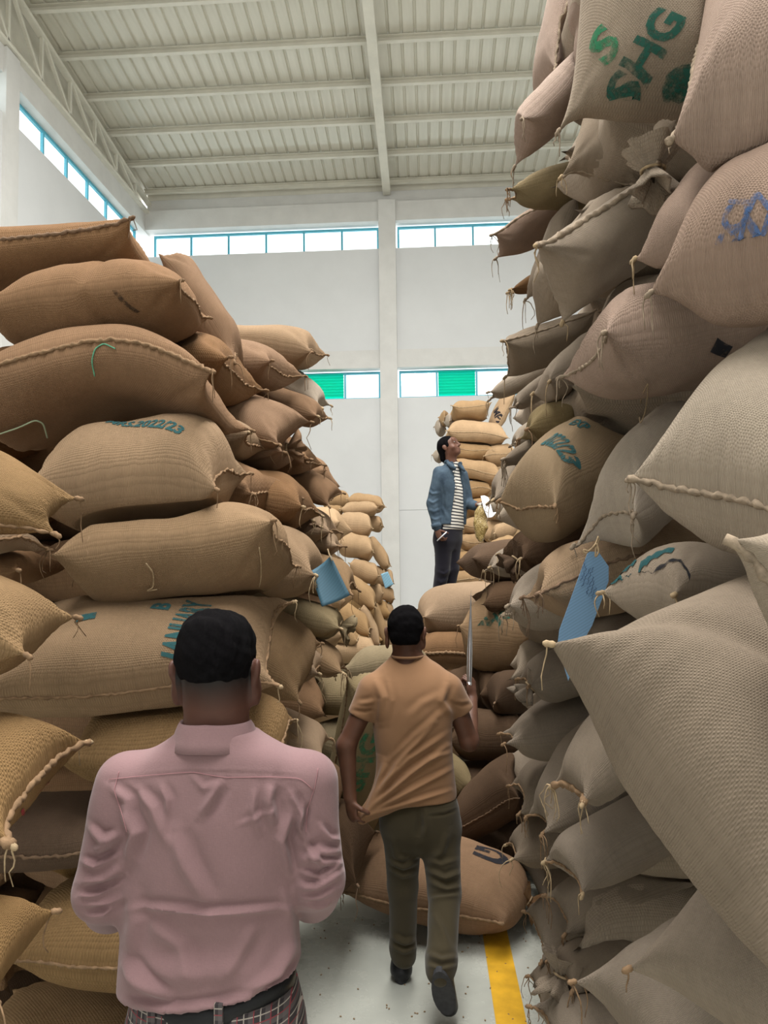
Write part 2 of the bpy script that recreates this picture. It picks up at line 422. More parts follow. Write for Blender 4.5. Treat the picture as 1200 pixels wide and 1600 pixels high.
# ------------------------------------------------------------------ sacks
def snoise(P, seed, freq, octaves=3):
    """smooth vector-free noise: sum of random sines, about -1..1"""
    rs = np.random.RandomState(seed); out = np.zeros(len(P)); amp = 1.0; tot = 0
    for o in range(octaves):
        for k in range(4):
            d = rs.normal(size=3); d /= np.linalg.norm(d)
            out += amp * np.sin(P @ (d * freq * (2 ** o) * rs.uniform(0.7, 1.3)) + rs.uniform(0, 6.28))
        tot += amp * 2.2; amp *= 0.5
    return out / tot
def rot(yaw, pitch, roll):
    a, b, c = map(math.radians, (yaw, pitch, roll))
    Rz = np.array([[math.cos(a), -math.sin(a), 0], [math.sin(a), math.cos(a), 0], [0, 0, 1]])
    Ry = np.array([[math.cos(b), 0, -math.sin(b)], [0, 1, 0], [math.sin(b), 0, math.cos(b)]])
    Rx = np.array([[1, 0, 0], [0, math.cos(c), -math.sin(c)], [0, math.sin(c), math.cos(c)]])
    return Rz @ Ry @ Rx
class Sack:
    pass
SACKS = []
GLYPHS = {}
def glyph_mesh(text, bold=0.05):
    """2D triangles of a line of lettering, height about 1, centred"""
    if text in GLYPHS: return GLYPHS[text]
    if text == '@dot':
        vs = [(0, 0)] + [(0.5 * math.cos(a), 0.5 * math.sin(a)) for a in np.linspace(0, 2 * math.pi, 33)[:-1]]
        fs = [(0, 1 + i, 1 + (i + 1) % 32) for i in range(32)]
        bm = bmesh.new(); bv = [bm.verts.new((*v, 0)) for v in vs]
        for f in fs: bm.faces.new([bv[i] for i in f])
    elif text == '@bar':
        bm = bmesh.new(); bv = [bm.verts.new(v) for v in ((-2.5, -.5, 0), (2.5, -.5, 0), (2.5, .5, 0), (-2.5, .5, 0))]; bm.faces.new(bv)
    else:
        cu = bpy.data.curves.new('lettering', 'FONT'); cu.body = text; cu.size = 1.35; cu.offset = bold
        cu.resolution_u = 3
        cu.align_x = 'CENTER'; cu.align_y = 'CENTER'; cu.fill_mode = 'FRONT'
        ob = bpy.data.objects.new('lettering', cu); COL.objects.link(ob)
        dg = bpy.context.evaluated_depsgraph_get(); me = ob.evaluated_get(dg).to_mesh()
        bm = bmesh.new(); bm.from_mesh(me); bpy.data.objects.remove(ob)
    bmesh.ops.triangulate(bm, faces=bm.faces[:])
    for _ in range(4):
        long = [e for e in bm.edges if e.calc_length() > 0.28]
        if not long: break
        bmesh.ops.subdivide_edges(bm, edges=long, cuts=1)
        bmesh.ops.triangulate(bm, faces=bm.faces[:])
    bm.verts.index_update()
    V = np.array([(v.co.x, v.co.y) for v in bm.verts]); Fc = [tuple(v.index for v in f.verts) for f in bm.faces]
    bm.free(); GLYPHS[text] = (V, Fc); return GLYPHS[text]

def sack(label, box, d, yaw=0, pitch=0, roll=0, mat='tan', fit='F', group=None, L=0.86, W=0.56, H=0.30, bend=0.0, taper=0.0,
         ear=0.03, blunt=5.5, cone=0.0, rnd=0.0, seams='f', seam_mat=None, seam_r=0.0045, twine=2, tuft=0.0, prints=(), res=1.0, lump=1.0, seed=None, knot=None, sq=2.7, cat='sack', sag=0.0, pucker=1.0, creases=()):
    i = len(SACKS); seed = i * 7 + 11 if seed is None else seed
    rs = np.random.RandomState(seed)
    nu, nv = int(44 * res), int(30 * res)
    s = np.linspace(-1, 1, nu + 1); u1 = 0.55 * np.sin(s * math.pi / 2) + 0.45 * s
    s = np.linspace(-1, 1, nv + 1); v1 = 0.6 * np.sin(s * math.pi / 2) + 0.4 * s
    u, v = np.meshgrid(u1, v1, indexing='ij')
    au, av = np.abs(u), np.abs(v)
    T = np.maximum(0, 1 - au ** blunt) ** 0.46 * np.maximum(0, 1 - av ** sq) ** 0.50
    T = T * (1 + taper * u)
    x = L / 2 * u * (1 - 0.06 + 0.06 * av ** 6.0)
    y = W / 2 * v * (1 - 0.10 + 0.10 * au ** 7.0)
    y = y * (1 - cone * np.maximum(0, u) ** 1.6); T = T * (1 - 0.45 * cone * np.maximum(0, u) ** 2)
    x, y = x * np.sqrt(1 - rnd * v ** 2 / 2), y * np.sqrt(1 - rnd * u ** 2 / 2)
    # corner ears
    e8 = (au * av) ** 7
    x = x + np.sign(u) * e8 * ear * rs.uniform(0.6, 1.4); y = y + np.sign(v) * e8 * ear * 0.5
    cz = {(a, b): rs.uniform(-0.9, 0.9) for a in (-1, 1) for b in (-1, 1)}
    ez = np.zeros_like(u)
    for (a, b), q in cz.items():
        ez += q * ((u * a > 0) & (v * b > 0)) * e8 ** 0.5
    ph = rs.uniform(0, 6.28, 8)
    ends = au ** 8; sides = av ** 24
    # puckers where the cloth is gathered by the seams
    puck = pucker * (0.010 * ends * np.sin(v * W * 62 + ph[0] + 2 * np.sin(v * 5 + ph[1])) * (1 - av ** 6)
            + 0.005 * sides * np.sin(u * L * 55 + ph[2] + 3 * np.sin(u * 7 + ph[3])) * (0.5 + 0.5 * np.sin(u * 4 + ph[6])) * (1 - au ** 6))
    wav = 0.012 * np.sin(v * 3.0 + ph[4]) * au ** 5 + 0.010 * np.sin(u * 3.4 + ph[5]) * av ** 5
    def side(sg):
        z = sg * T * H / 2 * (1.0 if sg > 0 else 0.92)
        P = np.stack([x, y, z], -1).reshape(-1, 3)
        nl = snoise(P, seed, 7.0, 3).reshape(u.shape)
        n2 = snoise(P * [1, 1, 1], seed + 3, 26.0, 2).reshape(u.shape)
        w0 = np.minimum(1, T * 3)
        z = z + sg * w0 * lump * (0.020 * nl + 0.0035 * n2)
        z = z + puck * (0.35 + 0.65 * sg * 1.0) + ez * 0.05 + wav
        # shallow creases running in from the ears
        for (a, b) in ((1, 1), (1, -1), (-1, 1), (-1, -1)):
            ang = math.radians(rs.uniform(25, 50) if True else 0)
            du = (a - u) * a * L / 2; dv = (b - v) * b * W / 2
            perp = du * math.sin(ang) - dv * math.cos(ang); along = du * math.cos(ang) + dv * math.sin(ang)
            z = z - sg * 0.012 * pucker * np.exp(-(perp / 0.018) ** 2) * np.exp(-((along - 0.10) / 0.10) ** 2)
        for (u0, v0, u2, v2, amp, wid) in creases:
            p0 = np.array([u0 * L / 2, v0 * W / 2]); p1 = np.array([u2 * L / 2, v2 * W / 2]); dd = p1 - p0
            qx = u * L / 2 - p0[0]; qy = v * W / 2 - p0[1]
            t = np.clip((qx * dd[0] + qy * dd[1]) / (dd @ dd), 0, 1)
            r2 = (qx - t * dd[0]) ** 2 + (qy - t * dd[1]) ** 2
            z = z - sg * amp * np.exp(-r2 / wid ** 2)
        z = z - bend * H * u ** 2 - sag * H * np.maximum(0, u) ** 2
        return np.stack([x, y, z], -1)
    top, bot = side(1), side(-1)
    edge = np.zeros_like(u, bool); edge[0, :] = edge[-1, :] = True; edge[:, 0] = edge[:, -1] = True
    mid = (top + bot) / 2
    top[edge] = mid[edge]; bot[edge] = mid[edge]
    R = rot(yaw, pitch, roll)
    tw, bw = top @ R.T, bot @ R.T
    allp = np.concatenate([tw.reshape(-1, 3), bw.reshape(-1, 3)])
    # place: real distance d, size read off the photograph
    x0, y0_, x1, y1_ = box
    c = at((x0 + x1) / 2, (y0_ + y1_) / 2, d)
    loc = np.stack([allp @ CR, allp @ CU, allp @ CF], 1); loc -= (loc.max(0) + loc.min(0)) / 2
    sx = sy = 1.0; off = np.zeros(3)
    for it in range(6):
        P = c + off + np.outer(loc[:, 0] * sx, CR) + np.outer(loc[:, 1] * sy, CU) + np.outer(loc[:, 2] * (sx * sy) ** 0.5, CF)
        qx, qy = proj(P)
        ky = (y1_ - y0_) / (qy.max() - qy.min())
        kx = (x1 - x0) / (qx.max() - qx.min())
        if fit == 'C': pass
        elif fit == 'F': sx *= kx; sy *= ky
        else: sy *= ky; sx = sy if it < 3 else sx
        mx = (qx.max() + qx.min()) / 2
        tx = (x0 + x1) / 2
        if fit == 'L': tx = x0 + (qx.max() - qx.min()) / 2
        if fit == 'R': tx = x1 - (qx.max() - qx.min()) / 2
        off += CR * (tx - mx) * d / F - CU * ((y0_ + y1_) / 2 - (qy.max() + qy.min()) / 2) * d / F
    n = (nu + 1) * (nv + 1)
    Pt, Pb = P[:n].reshape(nu + 1, nv + 1, 3), P[n:].reshape(nu + 1, nv + 1, 3)
    S = Sack(); S.__dict__.update(dict(label=label, cat=cat, group=group, Pt=Pt, Pb=Pb, u=u, v=v, u1=u1, v1=v1, L=L, W=W, nu=nu, nv=nv, edge=edge, mat=mat, seams=seams,
        seam_mat=seam_mat, seam_r=seam_r, twine=twine, tuft=tuft, prints=prints, rs=rs, fit=fit, box=box, d=d))
    # an implicit squashed-box body used to press neighbours apart
    cen = P.mean(0); A3 = np.stack([(np.outer([1, 0, 0], [1, 0, 0]) @ R.T)[0], R.T[1], R.T[2]])   # local axes in world
    Ssc = np.outer(CR, CR) * sx + np.outer(CU, CU) * sy + np.outer(CF, CF) * (sx * sy) ** 0.5
    Mx = Ssc @ R                                     # local -> world (linear)
    S.Minv = np.linalg.inv(Mx); S.cen = cen
    q = (P - cen) @ S.Minv.T
    S.half = np.array([L / 2 * 0.95, W / 2 * 0.90, max(0.05, np.percentile(np.abs(q[:, 2]), 88))])
    S.lo, S.hi = P.min(0), P.max(0)
    SACKS.append(S)
    return S
def press_apart(rounds=3):
    for r in range(rounds):
        moves = []
        for i, A in enumerate(SACKS):
            n = (A.nu + 1) * (A.nv + 1)
            P = np.concatenate([A.Pt.reshape(-1, 3), A.Pb.reshape(-1, 3)])
            D_ = np.zeros_like(P)
            for j, B in enumerate(SACKS):
                if i == j or np.any(A.lo > B.hi) or np.any(B.lo > A.hi): continue
                q = ((P - B.cen) @ B.Minv.T) / B.half
                f = (np.abs(q) ** 4).sum(1) ** 0.25
                ins = f < 1.0
                if not ins.any(): continue
                # push out the short way: across the flat of the other sack, or radially near its rim
                w_ = np.clip(1.3 - np.maximum(np.abs(q[:, 0]), np.abs(q[:, 1])), 0.15, 1.0)
                tz = np.sign(q[:, 2] + 1e-9) * np.maximum(0.0, 1 - np.abs(q[:, 0]) ** 4 - np.abs(q[:, 1]) ** 4) ** 0.25
                flat = np.stack([q[:, 0], q[:, 1], tz], 1)
                rad = q / np.maximum(f, 0.25)[:, None]
                # side by side sacks separate sideways
                side = np.abs(((A.cen - B.cen) @ B.Minv.T) / B.half)
                k = 1.0 if side[2] > 0.75 * max(side[0], side[1]) else 0.0
                tgt = flat * (k * w_)[:, None] + rad * (1 - k * w_)[:, None]
                mv = ((tgt - q) * B.half) @ np.linalg.inv(B.Minv).T
                ln = np.linalg.norm(mv, axis=1); cap = np.minimum(1, 0.11 / np.maximum(ln, 1e-6))
                D_[ins] += (mv * cap[:, None])[ins] * 0.5
            # soften the dents
            G = D_.reshape(2, A.nu + 1, A.nv + 1, 3)
            for _ in range(2):
                G2 = G.copy(); G2[:, 1:-1, 1:-1] = 0.4 * G[:, 1:-1, 1:-1] + 0.15 * (G[:, :-2, 1:-1] + G[:, 2:, 1:-1] + G[:, 1:-1, :-2] + G[:, 1:-1, 2:]); G = G2
            moves.append(G)
        for A, G in zip(SACKS, moves):
            A.Pt = A.Pt + G[0]; A.Pb = A.Pb + G[1]
            m_ = (A.Pt + A.Pb) / 2; A.Pt[A.edge] = m_[A.edge]; A.Pb[A.edge] = m_[A.edge]
def finish(S):
    Pt, Pb, u, v, edge, nu, nv, L, W, rs, box, fit = S.Pt, S.Pb, S.u, S.v, S.edge, S.nu, S.nv, S.L, S.W, S.rs, S.box, S.fit
    seam_mat, seam_r, twine, seams, mat = S.seam_mat, S.seam_r, S.twine, S.seams, S.mat
    n = (nu + 1) * (nv + 1); P = np.concatenate([Pt.reshape(-1, 3), Pb.reshape(-1, 3)])
    # keep it above the floor
    zmin = P[:, 2].min()
    if zmin < 0.002:
        for Q in (Pt, Pb): Q[..., 2] = np.where(Q[..., 2] < 0.25, 0.004 + np.maximum(0, Q[..., 2] - zmin) * (0.25 - 0.004) / (0.25 - zmin), Q[..., 2])
    base = P.mean(0); base[2] = max(0, P[:, 2].min())
    root = empty('burlap_sack', base); tag(root, S.label, S.cat, S.group)
    # mesh with shared rim
    idx_t = np.arange(n).reshape(nu + 1, nv + 1)
    idx_b = np.full((nu + 1, nv + 1), -1); inner = ~edge
    idx_b[edge] = idx_t[edge]; idx_b[inner] = n + np.arange(inner.sum())
    V = np.concatenate([Pt.reshape(-1, 3), Pb[inner]]) - base
    UVt = np.stack([u * L / 2, v * W / 2], -1).reshape(-1, 2) + rs.uniform(0, 5, 2)
    UV = np.concatenate([UVt, UVt.reshape(nu + 1, nv + 1, 2)[inner]])
    def quads(ix, flip):
        a, b, c_, d_ = ix[:-1, :-1].ravel(), ix[1:, :-1].ravel(), ix[1:, 1:].ravel(), ix[:-1, 1:].ravel()
        q = np.stack([a, b, c_, d_], 1); return q[:, ::-1] if flip else q
    Fq = np.concatenate([quads(idx_t, False), quads(idx_b, True)])
    body = mesh_obj('bag', V, Fq.tolist(), BUR[mat], root, True, UV)
    S.root = root; S.Pt = Pt - base; S.Pb = Pb - base; S.base = base
    # stitched seams on the rim
    sm_ = seam_mat or {'grey': TWGR, 'pale': TWGR, 'pink': TWGR, 'brown': TWB, 'dark': TWD}.get(mat, TW if mat == 'far' else TWB)
    rim = {'f': Pt[:, 0], 'b': Pt[:, -1], 'p': Pt[-1, :], 'n': Pt[0, :]}
    for key in seams:
        pts = rim[key] - base
        seg = np.linalg.norm(np.diff(pts, axis=0), axis=1); cum = np.concatenate([[0], np.cumsum(seg)])
        m_ = max(12, min(150, int(cum[-1] / 0.010)))
        tt = np.linspace(0, cum[-1], m_)
        q = np.stack([np.interp(tt, cum, pts[:, k_]) for k_ in range(3)], 1)
        q += rs.normal(0, 0.0016, q.shape)
        rr = seam_r * (1 + 0.28 * np.sin(np.arange(m_) * 2.1) + rs.uniform(-0.12, 0.12, m_))
        MB().tube(q, rr, 6).build('seam', sm_, root, True)
    # loose ends of twine at the ears that show
    if twine:
        corners = [Pt[-1, 0], Pt[-1, -1], Pt[0, 0], Pt[0, -1]]
        px = [proj(cn[None])[0][0] for cn in corners]
        order = sorted(range(4), key=lambda k_: px[k_], reverse=(fit == 'R' or (fit == 'F' and box[0] < 500)))
        b = MB()
        for k_ in order[:2]:
            p0 = corners[k_] - base
            for _ in range(rs.randint(1, 1 + twine)):
                ln = rs.uniform(0.03, 0.11); st = rs.normal(0, 0.5, 3) * ln * 0.6
                t = np.linspace(0, 1, 7)[:, None]
                pts = p0 + st * t * (1.4 - t) + np.array([0, 0, -1]) * ln * t ** 1.6 + 0.006 * np.sin(t * rs.uniform(5, 11) + rs.uniform(0, 6)) * rs.normal(size=3) * t
                b.tube(pts, np.linspace(0.0024, 0.0012, 7), 4)
            # small tied tuft
            t = np.linspace(-1, 1, 5)[:, None]
            dirv = corners[k_] - (Pt.mean((0, 1))); dirv /= np.linalg.norm(dirv)
            b.tube(p0 + dirv * t * 0.012, [0.004, 0.007, 0.006, 0.007, 0.003], 6)
        b.build('twine', TW if rs.rand() < 0.35 else sm_, root, True)['kind'] = 'stuff'
    if S.tuft:
        # the gathered mouth: cloth bunched through a tie and flaring out again
        e0 = Pt[-1, nv // 2]; inn = (Pt[-4, nv // 2] + Pb[-4, nv // 2]) / 2
        ax = e0 - inn; ax /= np.linalg.norm(ax); ax = ax + np.array([0, 0, -0.35]); ax /= np.linalg.norm(ax)
        s1 = np.cross(ax, [0.2, 0.1, 1.0]); s1 /= np.linalg.norm(s1); s2 = np.cross(ax, s1); z_ = S.tuft
        vv, ff = [], []; n_ = 36; prof = [(-0.05, 0.075), (-0.02, 0.05), (0.0, 0.026), (0.015, 0.022), (0.03, 0.036), (0.055, 0.055), (0.075, 0.066), (0.074, 0.058), (0.05, 0.03), (0.03, 0.008)]
        ph_ = rs.uniform(0, 6.28, 4)
        for (h_, r_) in prof:
            for j in range(n_):
                a_ = 2 * math.pi * j / n_
                wv = 1 + (0.24 * math.sin(7 * a_ + ph_[0]) + 0.14 * math.sin(11 * a_ + ph_[1]) + 0.25 * math.sin(2 * a_ + ph_[2])) * min(1, 0.5 + max(0, h_) * 10)
                hh_ = h_ * (1 + 0.25 * math.sin(3 * a_ + ph_[3]) * (h_ > 0.02))
                vv.append(e0 - base + ax * hh_ * z_ + (s1 * math.cos(a_) + s2 * math.sin(a_)) * r_ * wv * z_)
        for k_ in range(len(prof) - 1):
            for j in range(n_): ff.append((k_ * n_ + j, k_ * n_ + (j + 1) % n_, (k_ + 1) * n_ + (j + 1) % n_, (k_ + 1) * n_ + j))
        uvv = [(2.0 * j / n_ * 0.3, k_ * 0.02) for k_ in range(len(prof)) for j in range(n_)]
        mesh_obj('gathered_mouth', vv, ff, BUR[mat], root, True, uvv)
        ring = [e0 - base + ax * 0.008 * z_ + (s1 * math.cos(a_) + s2 * math.sin(a_)) * 0.028 * z_ for a_ in np.linspace(0, 6.28, 16)]
        MB().tube(ring, 0.004, 6).build('tie', TW, root, True)
    for (txt, inkc, pos, size, ang, asp) in S.prints:
        add_print(S, txt, inkc, pos, size, ang, asp)
def surf(S, side_, uu, vv):
    G = S.Pt if side_ > 0 else S.Pb
    iu = np.clip(np.interp(uu, S.u1, np.arange(len(S.u1))), 0, len(S.u1) - 1.001); iv = np.clip(np.interp(vv, S.v1, np.arange(len(S.v1))), 0, len(S.v1) - 1.001)
    a, b = iu.astype(int), iv.astype(int); fa, fb = (iu - a)[:, None], (iv - b)[:, None]
    return (G[a, b] * (1 - fa) * (1 - fb) + G[a + 1, b] * fa * (1 - fb) + G[a, b + 1] * (1 - fa) * fb + G[a + 1, b + 1] * fa * fb)
def add_print(S, txt, inkc, pos, size, ang, asp=1.0, lift=0.0025):
    """paint lettering on the cloth around the spot that shows at pos; ang is its slope as seen"""
    V, Fc = glyph_mesh(txt); V = V * np.array([asp, 1.0]) * size
    best = None
    for side_, G in ((1, S.Pt), (-1, S.Pb)):
        W3 = G + S.base
        tu = np.gradient(W3, S.u1, axis=0); tv = np.gradient(W3, S.v1, axis=1); nn = np.cross(tu, tv) * side_
        nn /= np.linalg.norm(nn, axis=2)[..., None] + 1e-9
        qx, qy = proj(W3.reshape(-1, 3)); vw = EYE - W3; vw /= np.linalg.norm(vw, axis=2)[..., None]
        cost = np.hypot(qx - pos[0], qy - pos[1]).reshape(nn.shape[:2]) + 500 * ((nn * vw).sum(2) < 0.05)
        cost[:2] += 1e4; cost[-2:] += 1e4; cost[:, :2] += 1e4; cost[:, -2:] += 1e4
        k_ = np.unravel_index(cost.argmin(), cost.shape)
        if best is None or cost[k_] < best[0]: best = (cost[k_], side_, k_, tu[k_], tv[k_], nn[k_], W3[k_])
    _, side_, k_, tu, tv, n0, p0 = best
    uc, vc = S.u1[k_[0]], S.v1[k_[1]]
    def img(t): 
        a = proj((p0 + t * 1e-3)[None]); b = proj(p0[None]); return np.array([a[0][0] - b[0][0], -(a[1][0] - b[1][0])])
    J = np.stack([img(tu), img(tv)], 1); al = np.linalg.solve(J, np.array([math.cos(math.radians(ang)), math.sin(math.radians(ang))]))
    es = tu * al[0] + tv * al[1]; es /= np.linalg.norm(es); et = np.cross(n0, es)
    B = np.linalg.lstsq(np.stack([tu, tv], 1), np.stack([es, et], 1), rcond=None)[0]       # metres -> parameters
    du = V @ B.T
    uu = np.clip(uc + du[:, 0], -0.985, 0.985); vv = np.clip(vc + du[:, 1], -0.985, 0.985)
    P = surf(S, side_, uu, vv); h = 0.02
    n = np.cross(surf(S, side_, np.minimum(uu + h, .99), vv) - surf(S, side_, np.maximum(uu - h, -.99), vv), surf(S, side_, uu, np.minimum(vv + h, .99)) - surf(S, side_, uu, np.maximum(vv - h, -.99)))
    n /= np.linalg.norm(n, axis=1)[:, None] + 1e-9
    mesh_obj('printed_lettering', P + n * side_ * lift, Fc, INK[inkc], S.root, True)

G_NEAR = 'sacks of the tall pile beside the man in pink'
G_EDGE = 'golden sacks jutting in along the picture edge'
G_AISLE = 'sack ends along the aisle side of the tall pile'
G_FARL = 'sacks of the far pile by the white wall'
G_BACK = 'sacks of the pile behind the woman'
G_MID = 'sacks fallen across the aisle'
G_R = 'sacks of the leaning wall of sacks across from the men'
G_IN = 'sacks deep inside the piles'

# ---- tall pile beside the man in pink (front face)
sack('topmost brown sack of the tall pile, dark stitched seam along its upper edge', (-170, 340, 268, 476), 2.75, 4, 8, -8, 'brown', group=G_NEAR, seams='f', seam_mat=TWD, seam_r=0.007, bend=0.05, H=0.34, res=1.3, rnd=0.15, sq=2.4)
sack('brown sack with a dark diagonal crease, second from the top of the tall pile', (-45, 404, 328, 568), 2.6, 5, 8, -4, 'brown', group=G_NEAR, seams='p', bend=0.05, res=1.3, creases=[(0.05, -0.95, 0.30, -0.2, 0.018, 0.025)], blunt=3.4, sq=2.4, rnd=0.45, H=0.36, prints=[('@bar', 'crease_tint', (188, 470), 0.014, -48, 2.2)])  # crease shade painted as a dark bar over the dent
sack('brown sack standing on end behind the two topmost, with a frayed ear', (245, 394, 385, 580), 3.05, 8, -35, 10, 'brown', group=G_NEAR, seams='bp', W=0.5, res=1.0, twine=5)
sack('corner of a brown sack peeping in beside the second sack of the tall pile', (-150, 432, 20, 490), 2.5, 0, 0, 0, 'tan', group=G_NEAR, L=0.6, H=0.2, twine=0)
sack('long drooping brown sack with green threads and a ragged seam along its top', (-120, 506, 395, 706), 2.5, 2, 10, -14, 'brown', group=G_NEAR, seams='f', L=1.0, bend=0.30, sag=0.45, res=1.4, seam_r=0.007)
sack('brown sack end poking out beside the long drooping sack', (300, 515, 417, 640), 2.95, 0, -4, 5, 'brown', fit='R', group=G_NEAR, seams='p')
sack('plump tan sack printed MRS.2022/23, under the long drooping sack', (26, 645, 392, 840), 2.42, 1, 2, 8, 'tan', group=G_NEAR, seams='p', H=0.36, res=1.4, pucker=0.8, blunt=3.8, sq=2.4, rnd=0.35,
     prints=[('MRS.2022/23', 'teal', (225, 663), 0.040, 2, 0.95)])
sack('plump tan sack with a tied knotted corner, resting on the stencilled sack', (76, 784, 466, 958), 2.36, 2, 4, -16, 'tan', group=G_NEAR, seams='p', H=0.35, res=1.4, blunt=3.8, sq=2.4, rnd=0.45)
sack('long tan sack stencilled JANUAR, behind the head of the man in pink', (-60, 912, 460, 1122), 2.3, 3, 5, 26, 'tan', group=G_NEAR, seams='fp', H=0.36, L=0.95, res=1.5, seam_r=0.005,
     prints=[('JANUARY', 'teal', (291, 972), 0.085, 60, 0.42), ('B', 'teal', (250, 948), 0.055, 50, 0.9), ('@bar', 'teal', (132, 962), 0.03, 12, 0.4)])
sack('coarse golden sack at the neck of the man in pink, below the stencilled sack', (86, 1070, 462, 1240), 2.3, 2, 2, 4, 'gold', group=G_NEAR, seams='p', H=0.35, res=1.3, blunt=3.8, sq=2.4, rnd=0.45)
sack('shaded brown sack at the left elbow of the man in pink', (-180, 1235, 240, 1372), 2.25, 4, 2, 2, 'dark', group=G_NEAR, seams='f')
sack('golden sack low beside the waist of the man in pink', (0, 1350, 420, 1556), 2.2, 4, -3, 0, 'gold', group=G_NEAR, seams='f', H=0.36, res=1.3, blunt=4.0, sq=2.4, rnd=0.45)
sack('dim golden sack lying lowest beside the belt of the man in pink', (-120, 1530, 400, 1730), 2.2, 3, 0, 0, 'gold', group=G_NEAR, seams='f', H=0.36)
sack('sack tucked behind the waist of the man in pink', (60, 1230, 470, 1400), 2.5, 0, 0, 0, 'gold', group=G_NEAR, seams='p', H=0.34)

# ---- golden sacks at the picture edge
sack('golden sack wedge with a drooping pointed ear at the picture edge', (-420, 668, 124, 836), 1.75, 8, -14, 34, 'gold', fit='R', group=G_EDGE, seams='f', L=0.8, H=0.26, cone=0.7, ear=0.03, res=1.3)
sack('small grey sack with a tied corner, under the pointed golden wedge', (-200, 806, 78, 880), 2.1, 0, 0, 0, 'tan', fit='R', group=G_EDGE, H=0.22, seams='p', twine=4)
sack('dark sack in the gap beneath the small tied sack', (-150, 855, 110, 920), 2.3, 0, 0, 0, 'brown', fit='R', group=G_EDGE, H=0.24, seams='')
sack('golden sack with a blunt end at the picture edge beside the stencilled sack', (-400, 850, 122, 1060), 1.6, 6, -12, 8, 'gold', fit='R', group=G_EDGE, seams='', L=0.8, H=0.32, res=1.4, cone=0.45)
sack('golden sack with a red woven stripe and a thick seam, at the picture edge', (-420, 1092, 138, 1335), 1.5, 8, -6, 14, 'gold', fit='R', group=G_EDGE, seams='fp', L=0.8, H=0.36, res=1.5, seam_r=0.008,
     prints=[('@bar', 'red', (60, 1218), 0.008, -8, 6.0), ('@bar', 'red', (50, 1292), 0.006, 6, 6.0)])
sack('shaded golden sack end at the bottom corner of the picture edge', (-450, 1380, 88, 1570), 1.35, 8, -8, 0, 'gold', fit='R', group=G_EDGE, seams='', L=0.75, H=0.32, res=1.3)

# ---- the same pile, receding along the aisle
A = dict(fit='R', group=G_AISLE)
sack('rounded sack with an upright ear at the head of the aisle side', (360, 510, 478, 612), 3.5, -6, -12, 8, 'brown', seams='p', **A)
sack('topmost sack of the aisle side, its frayed ear against the white wall', (380, 504, 512, 580), 4.0, 0, -6, 12, 'tan', seams='p', twine=4, **A)
sack('grey sack hanging over the edge beneath the topmost frayed ear', (430, 545, 518, 645), 4.0, 8, -40, 20, 'pale', seams='', prints=[('IMP', 'black', (485, 570), 0.05, 60, 1)], **A)
sack('dark rust sack with a low pointed ear against the white wall', (420, 592, 516, 668), 3.8, 0, -22, 10, 'brown', seams='p', **A)
sack('brown sack with a seam arching over it, below the rounded sack', (330, 586, 488, 702), 3.2, -4, -22, 30, 'brown', seams='f', **A)
sack('sack end caught under the drooping end of the long brown sack', (290, 632, 424, 722), 2.95, 0, -10, 0, 'tan', seams='p', **A)
sack('sack with a gathered and tied mouth on the aisle side', (360, 655, 472, 738), 3.3, 0, -6, 0, 'brown', seams='p', tuft=0.9, twine=6, pucker=2.2, **A)
sack('rusty little sack end beside the gathered mouth', (420, 656, 508, 742), 3.7, 0, -14, 0, 'brown', seams='p', **A)
sack('dark sack with a twine knot hanging at its tip, beside the printed sack', (300, 698, 450, 812), 2.9, -2, -6, 0, 'brown', seams='p', twine=6, **A)
sack('dark round sack end with a knotted tip, next along the aisle', (360, 720, 504, 832), 3.2, 0, -8, 0, 'brown', seams='p', twine=5, **A)
sack('rusty sack with a folded ear overhanging the far pile', (430, 715, 538, 792), 3.9, 0, -28, 16, 'brown', seams='p', **A)
sack('grey sack end under the folded ear, above the blue paper', (440, 772, 534, 850), 3.9, 0, -12, 0, 'tan', seams='p', **A)
sack('dark narrow sack end beside two knotted tips', (420, 784, 502, 838), 3.5, 0, -8, 0, 'dark', seams='p', **A)
sack('sack sloping down to the blue paper tag', (330, 795, 522, 935), 3.0, -2, -14, -4, 'tan', seams='p', twine=6, H=0.34, res=1.2, **A)
sack('tan sack showing just above the blue paper tag', (440, 815, 540, 870), 3.9, 0, -10, 0, 'tan', seams='p', **A)
sack('brown sack with two pointed tips beyond the blue paper tag', (440, 840, 562, 936), 3.8, 0, -16, 0, 'tan', seams='p', **A)
sack('big smooth sack hanging between the two men, pointed at its lower tip', (330, 898, 504, 1098), 2.95, 8, -26, 22, 'tan', seams='p', H=0.40, res=1.2, **A, blunt=4.0, sq=2.4, rnd=0.4)
sack('curved sack end behind the big smooth one', (400, 985, 514, 1068), 3.4, 0, -12, 0, 'tan', seams='p', **A)
sack('sack with a dark frayed mouth under the blue paper tag', (420, 925, 544, 1000), 3.7, 0, -14, 0, 'olive', seams='p', tuft=0.9, twine=7, pucker=2.0, **A)
sack('narrow drooping sack with a tied tip below the frayed mouth', (430, 968, 544, 1058), 3.6, 0, -26, 0, 'tan', seams='p', twine=6, **A)
sack('sagging sack end behind the shoulder of the man in pink', (380, 1078, 518, 1195), 3.05, 4, -22, 0, 'tan', seams='', **A)
sack('shaded sack under the collar side of the man in pink', (330, 1110, 470, 1230), 2.8, 4, -6, 0, 'tan', seams='p', twine=5, **A)
sack('long olive sack leaning beside the man in tan, with faint green print', (482, 1040, 645, 1345), 4.0, -50, 58, 0, 'olive', group=G_MID, seams='f', L=0.95, H=0.34, res=1.2,
     prints=[('SHG', 'bgreen', (570, 1195), 0.13, 70, 1)])
sack('olive sack with a pale seam behind the neck of the man in tan', (532, 1005, 680, 1085), 4.7, -20, 4, -10, 'olive', group=G_MID, seams='b', seam_r=0.009, H=0.34)
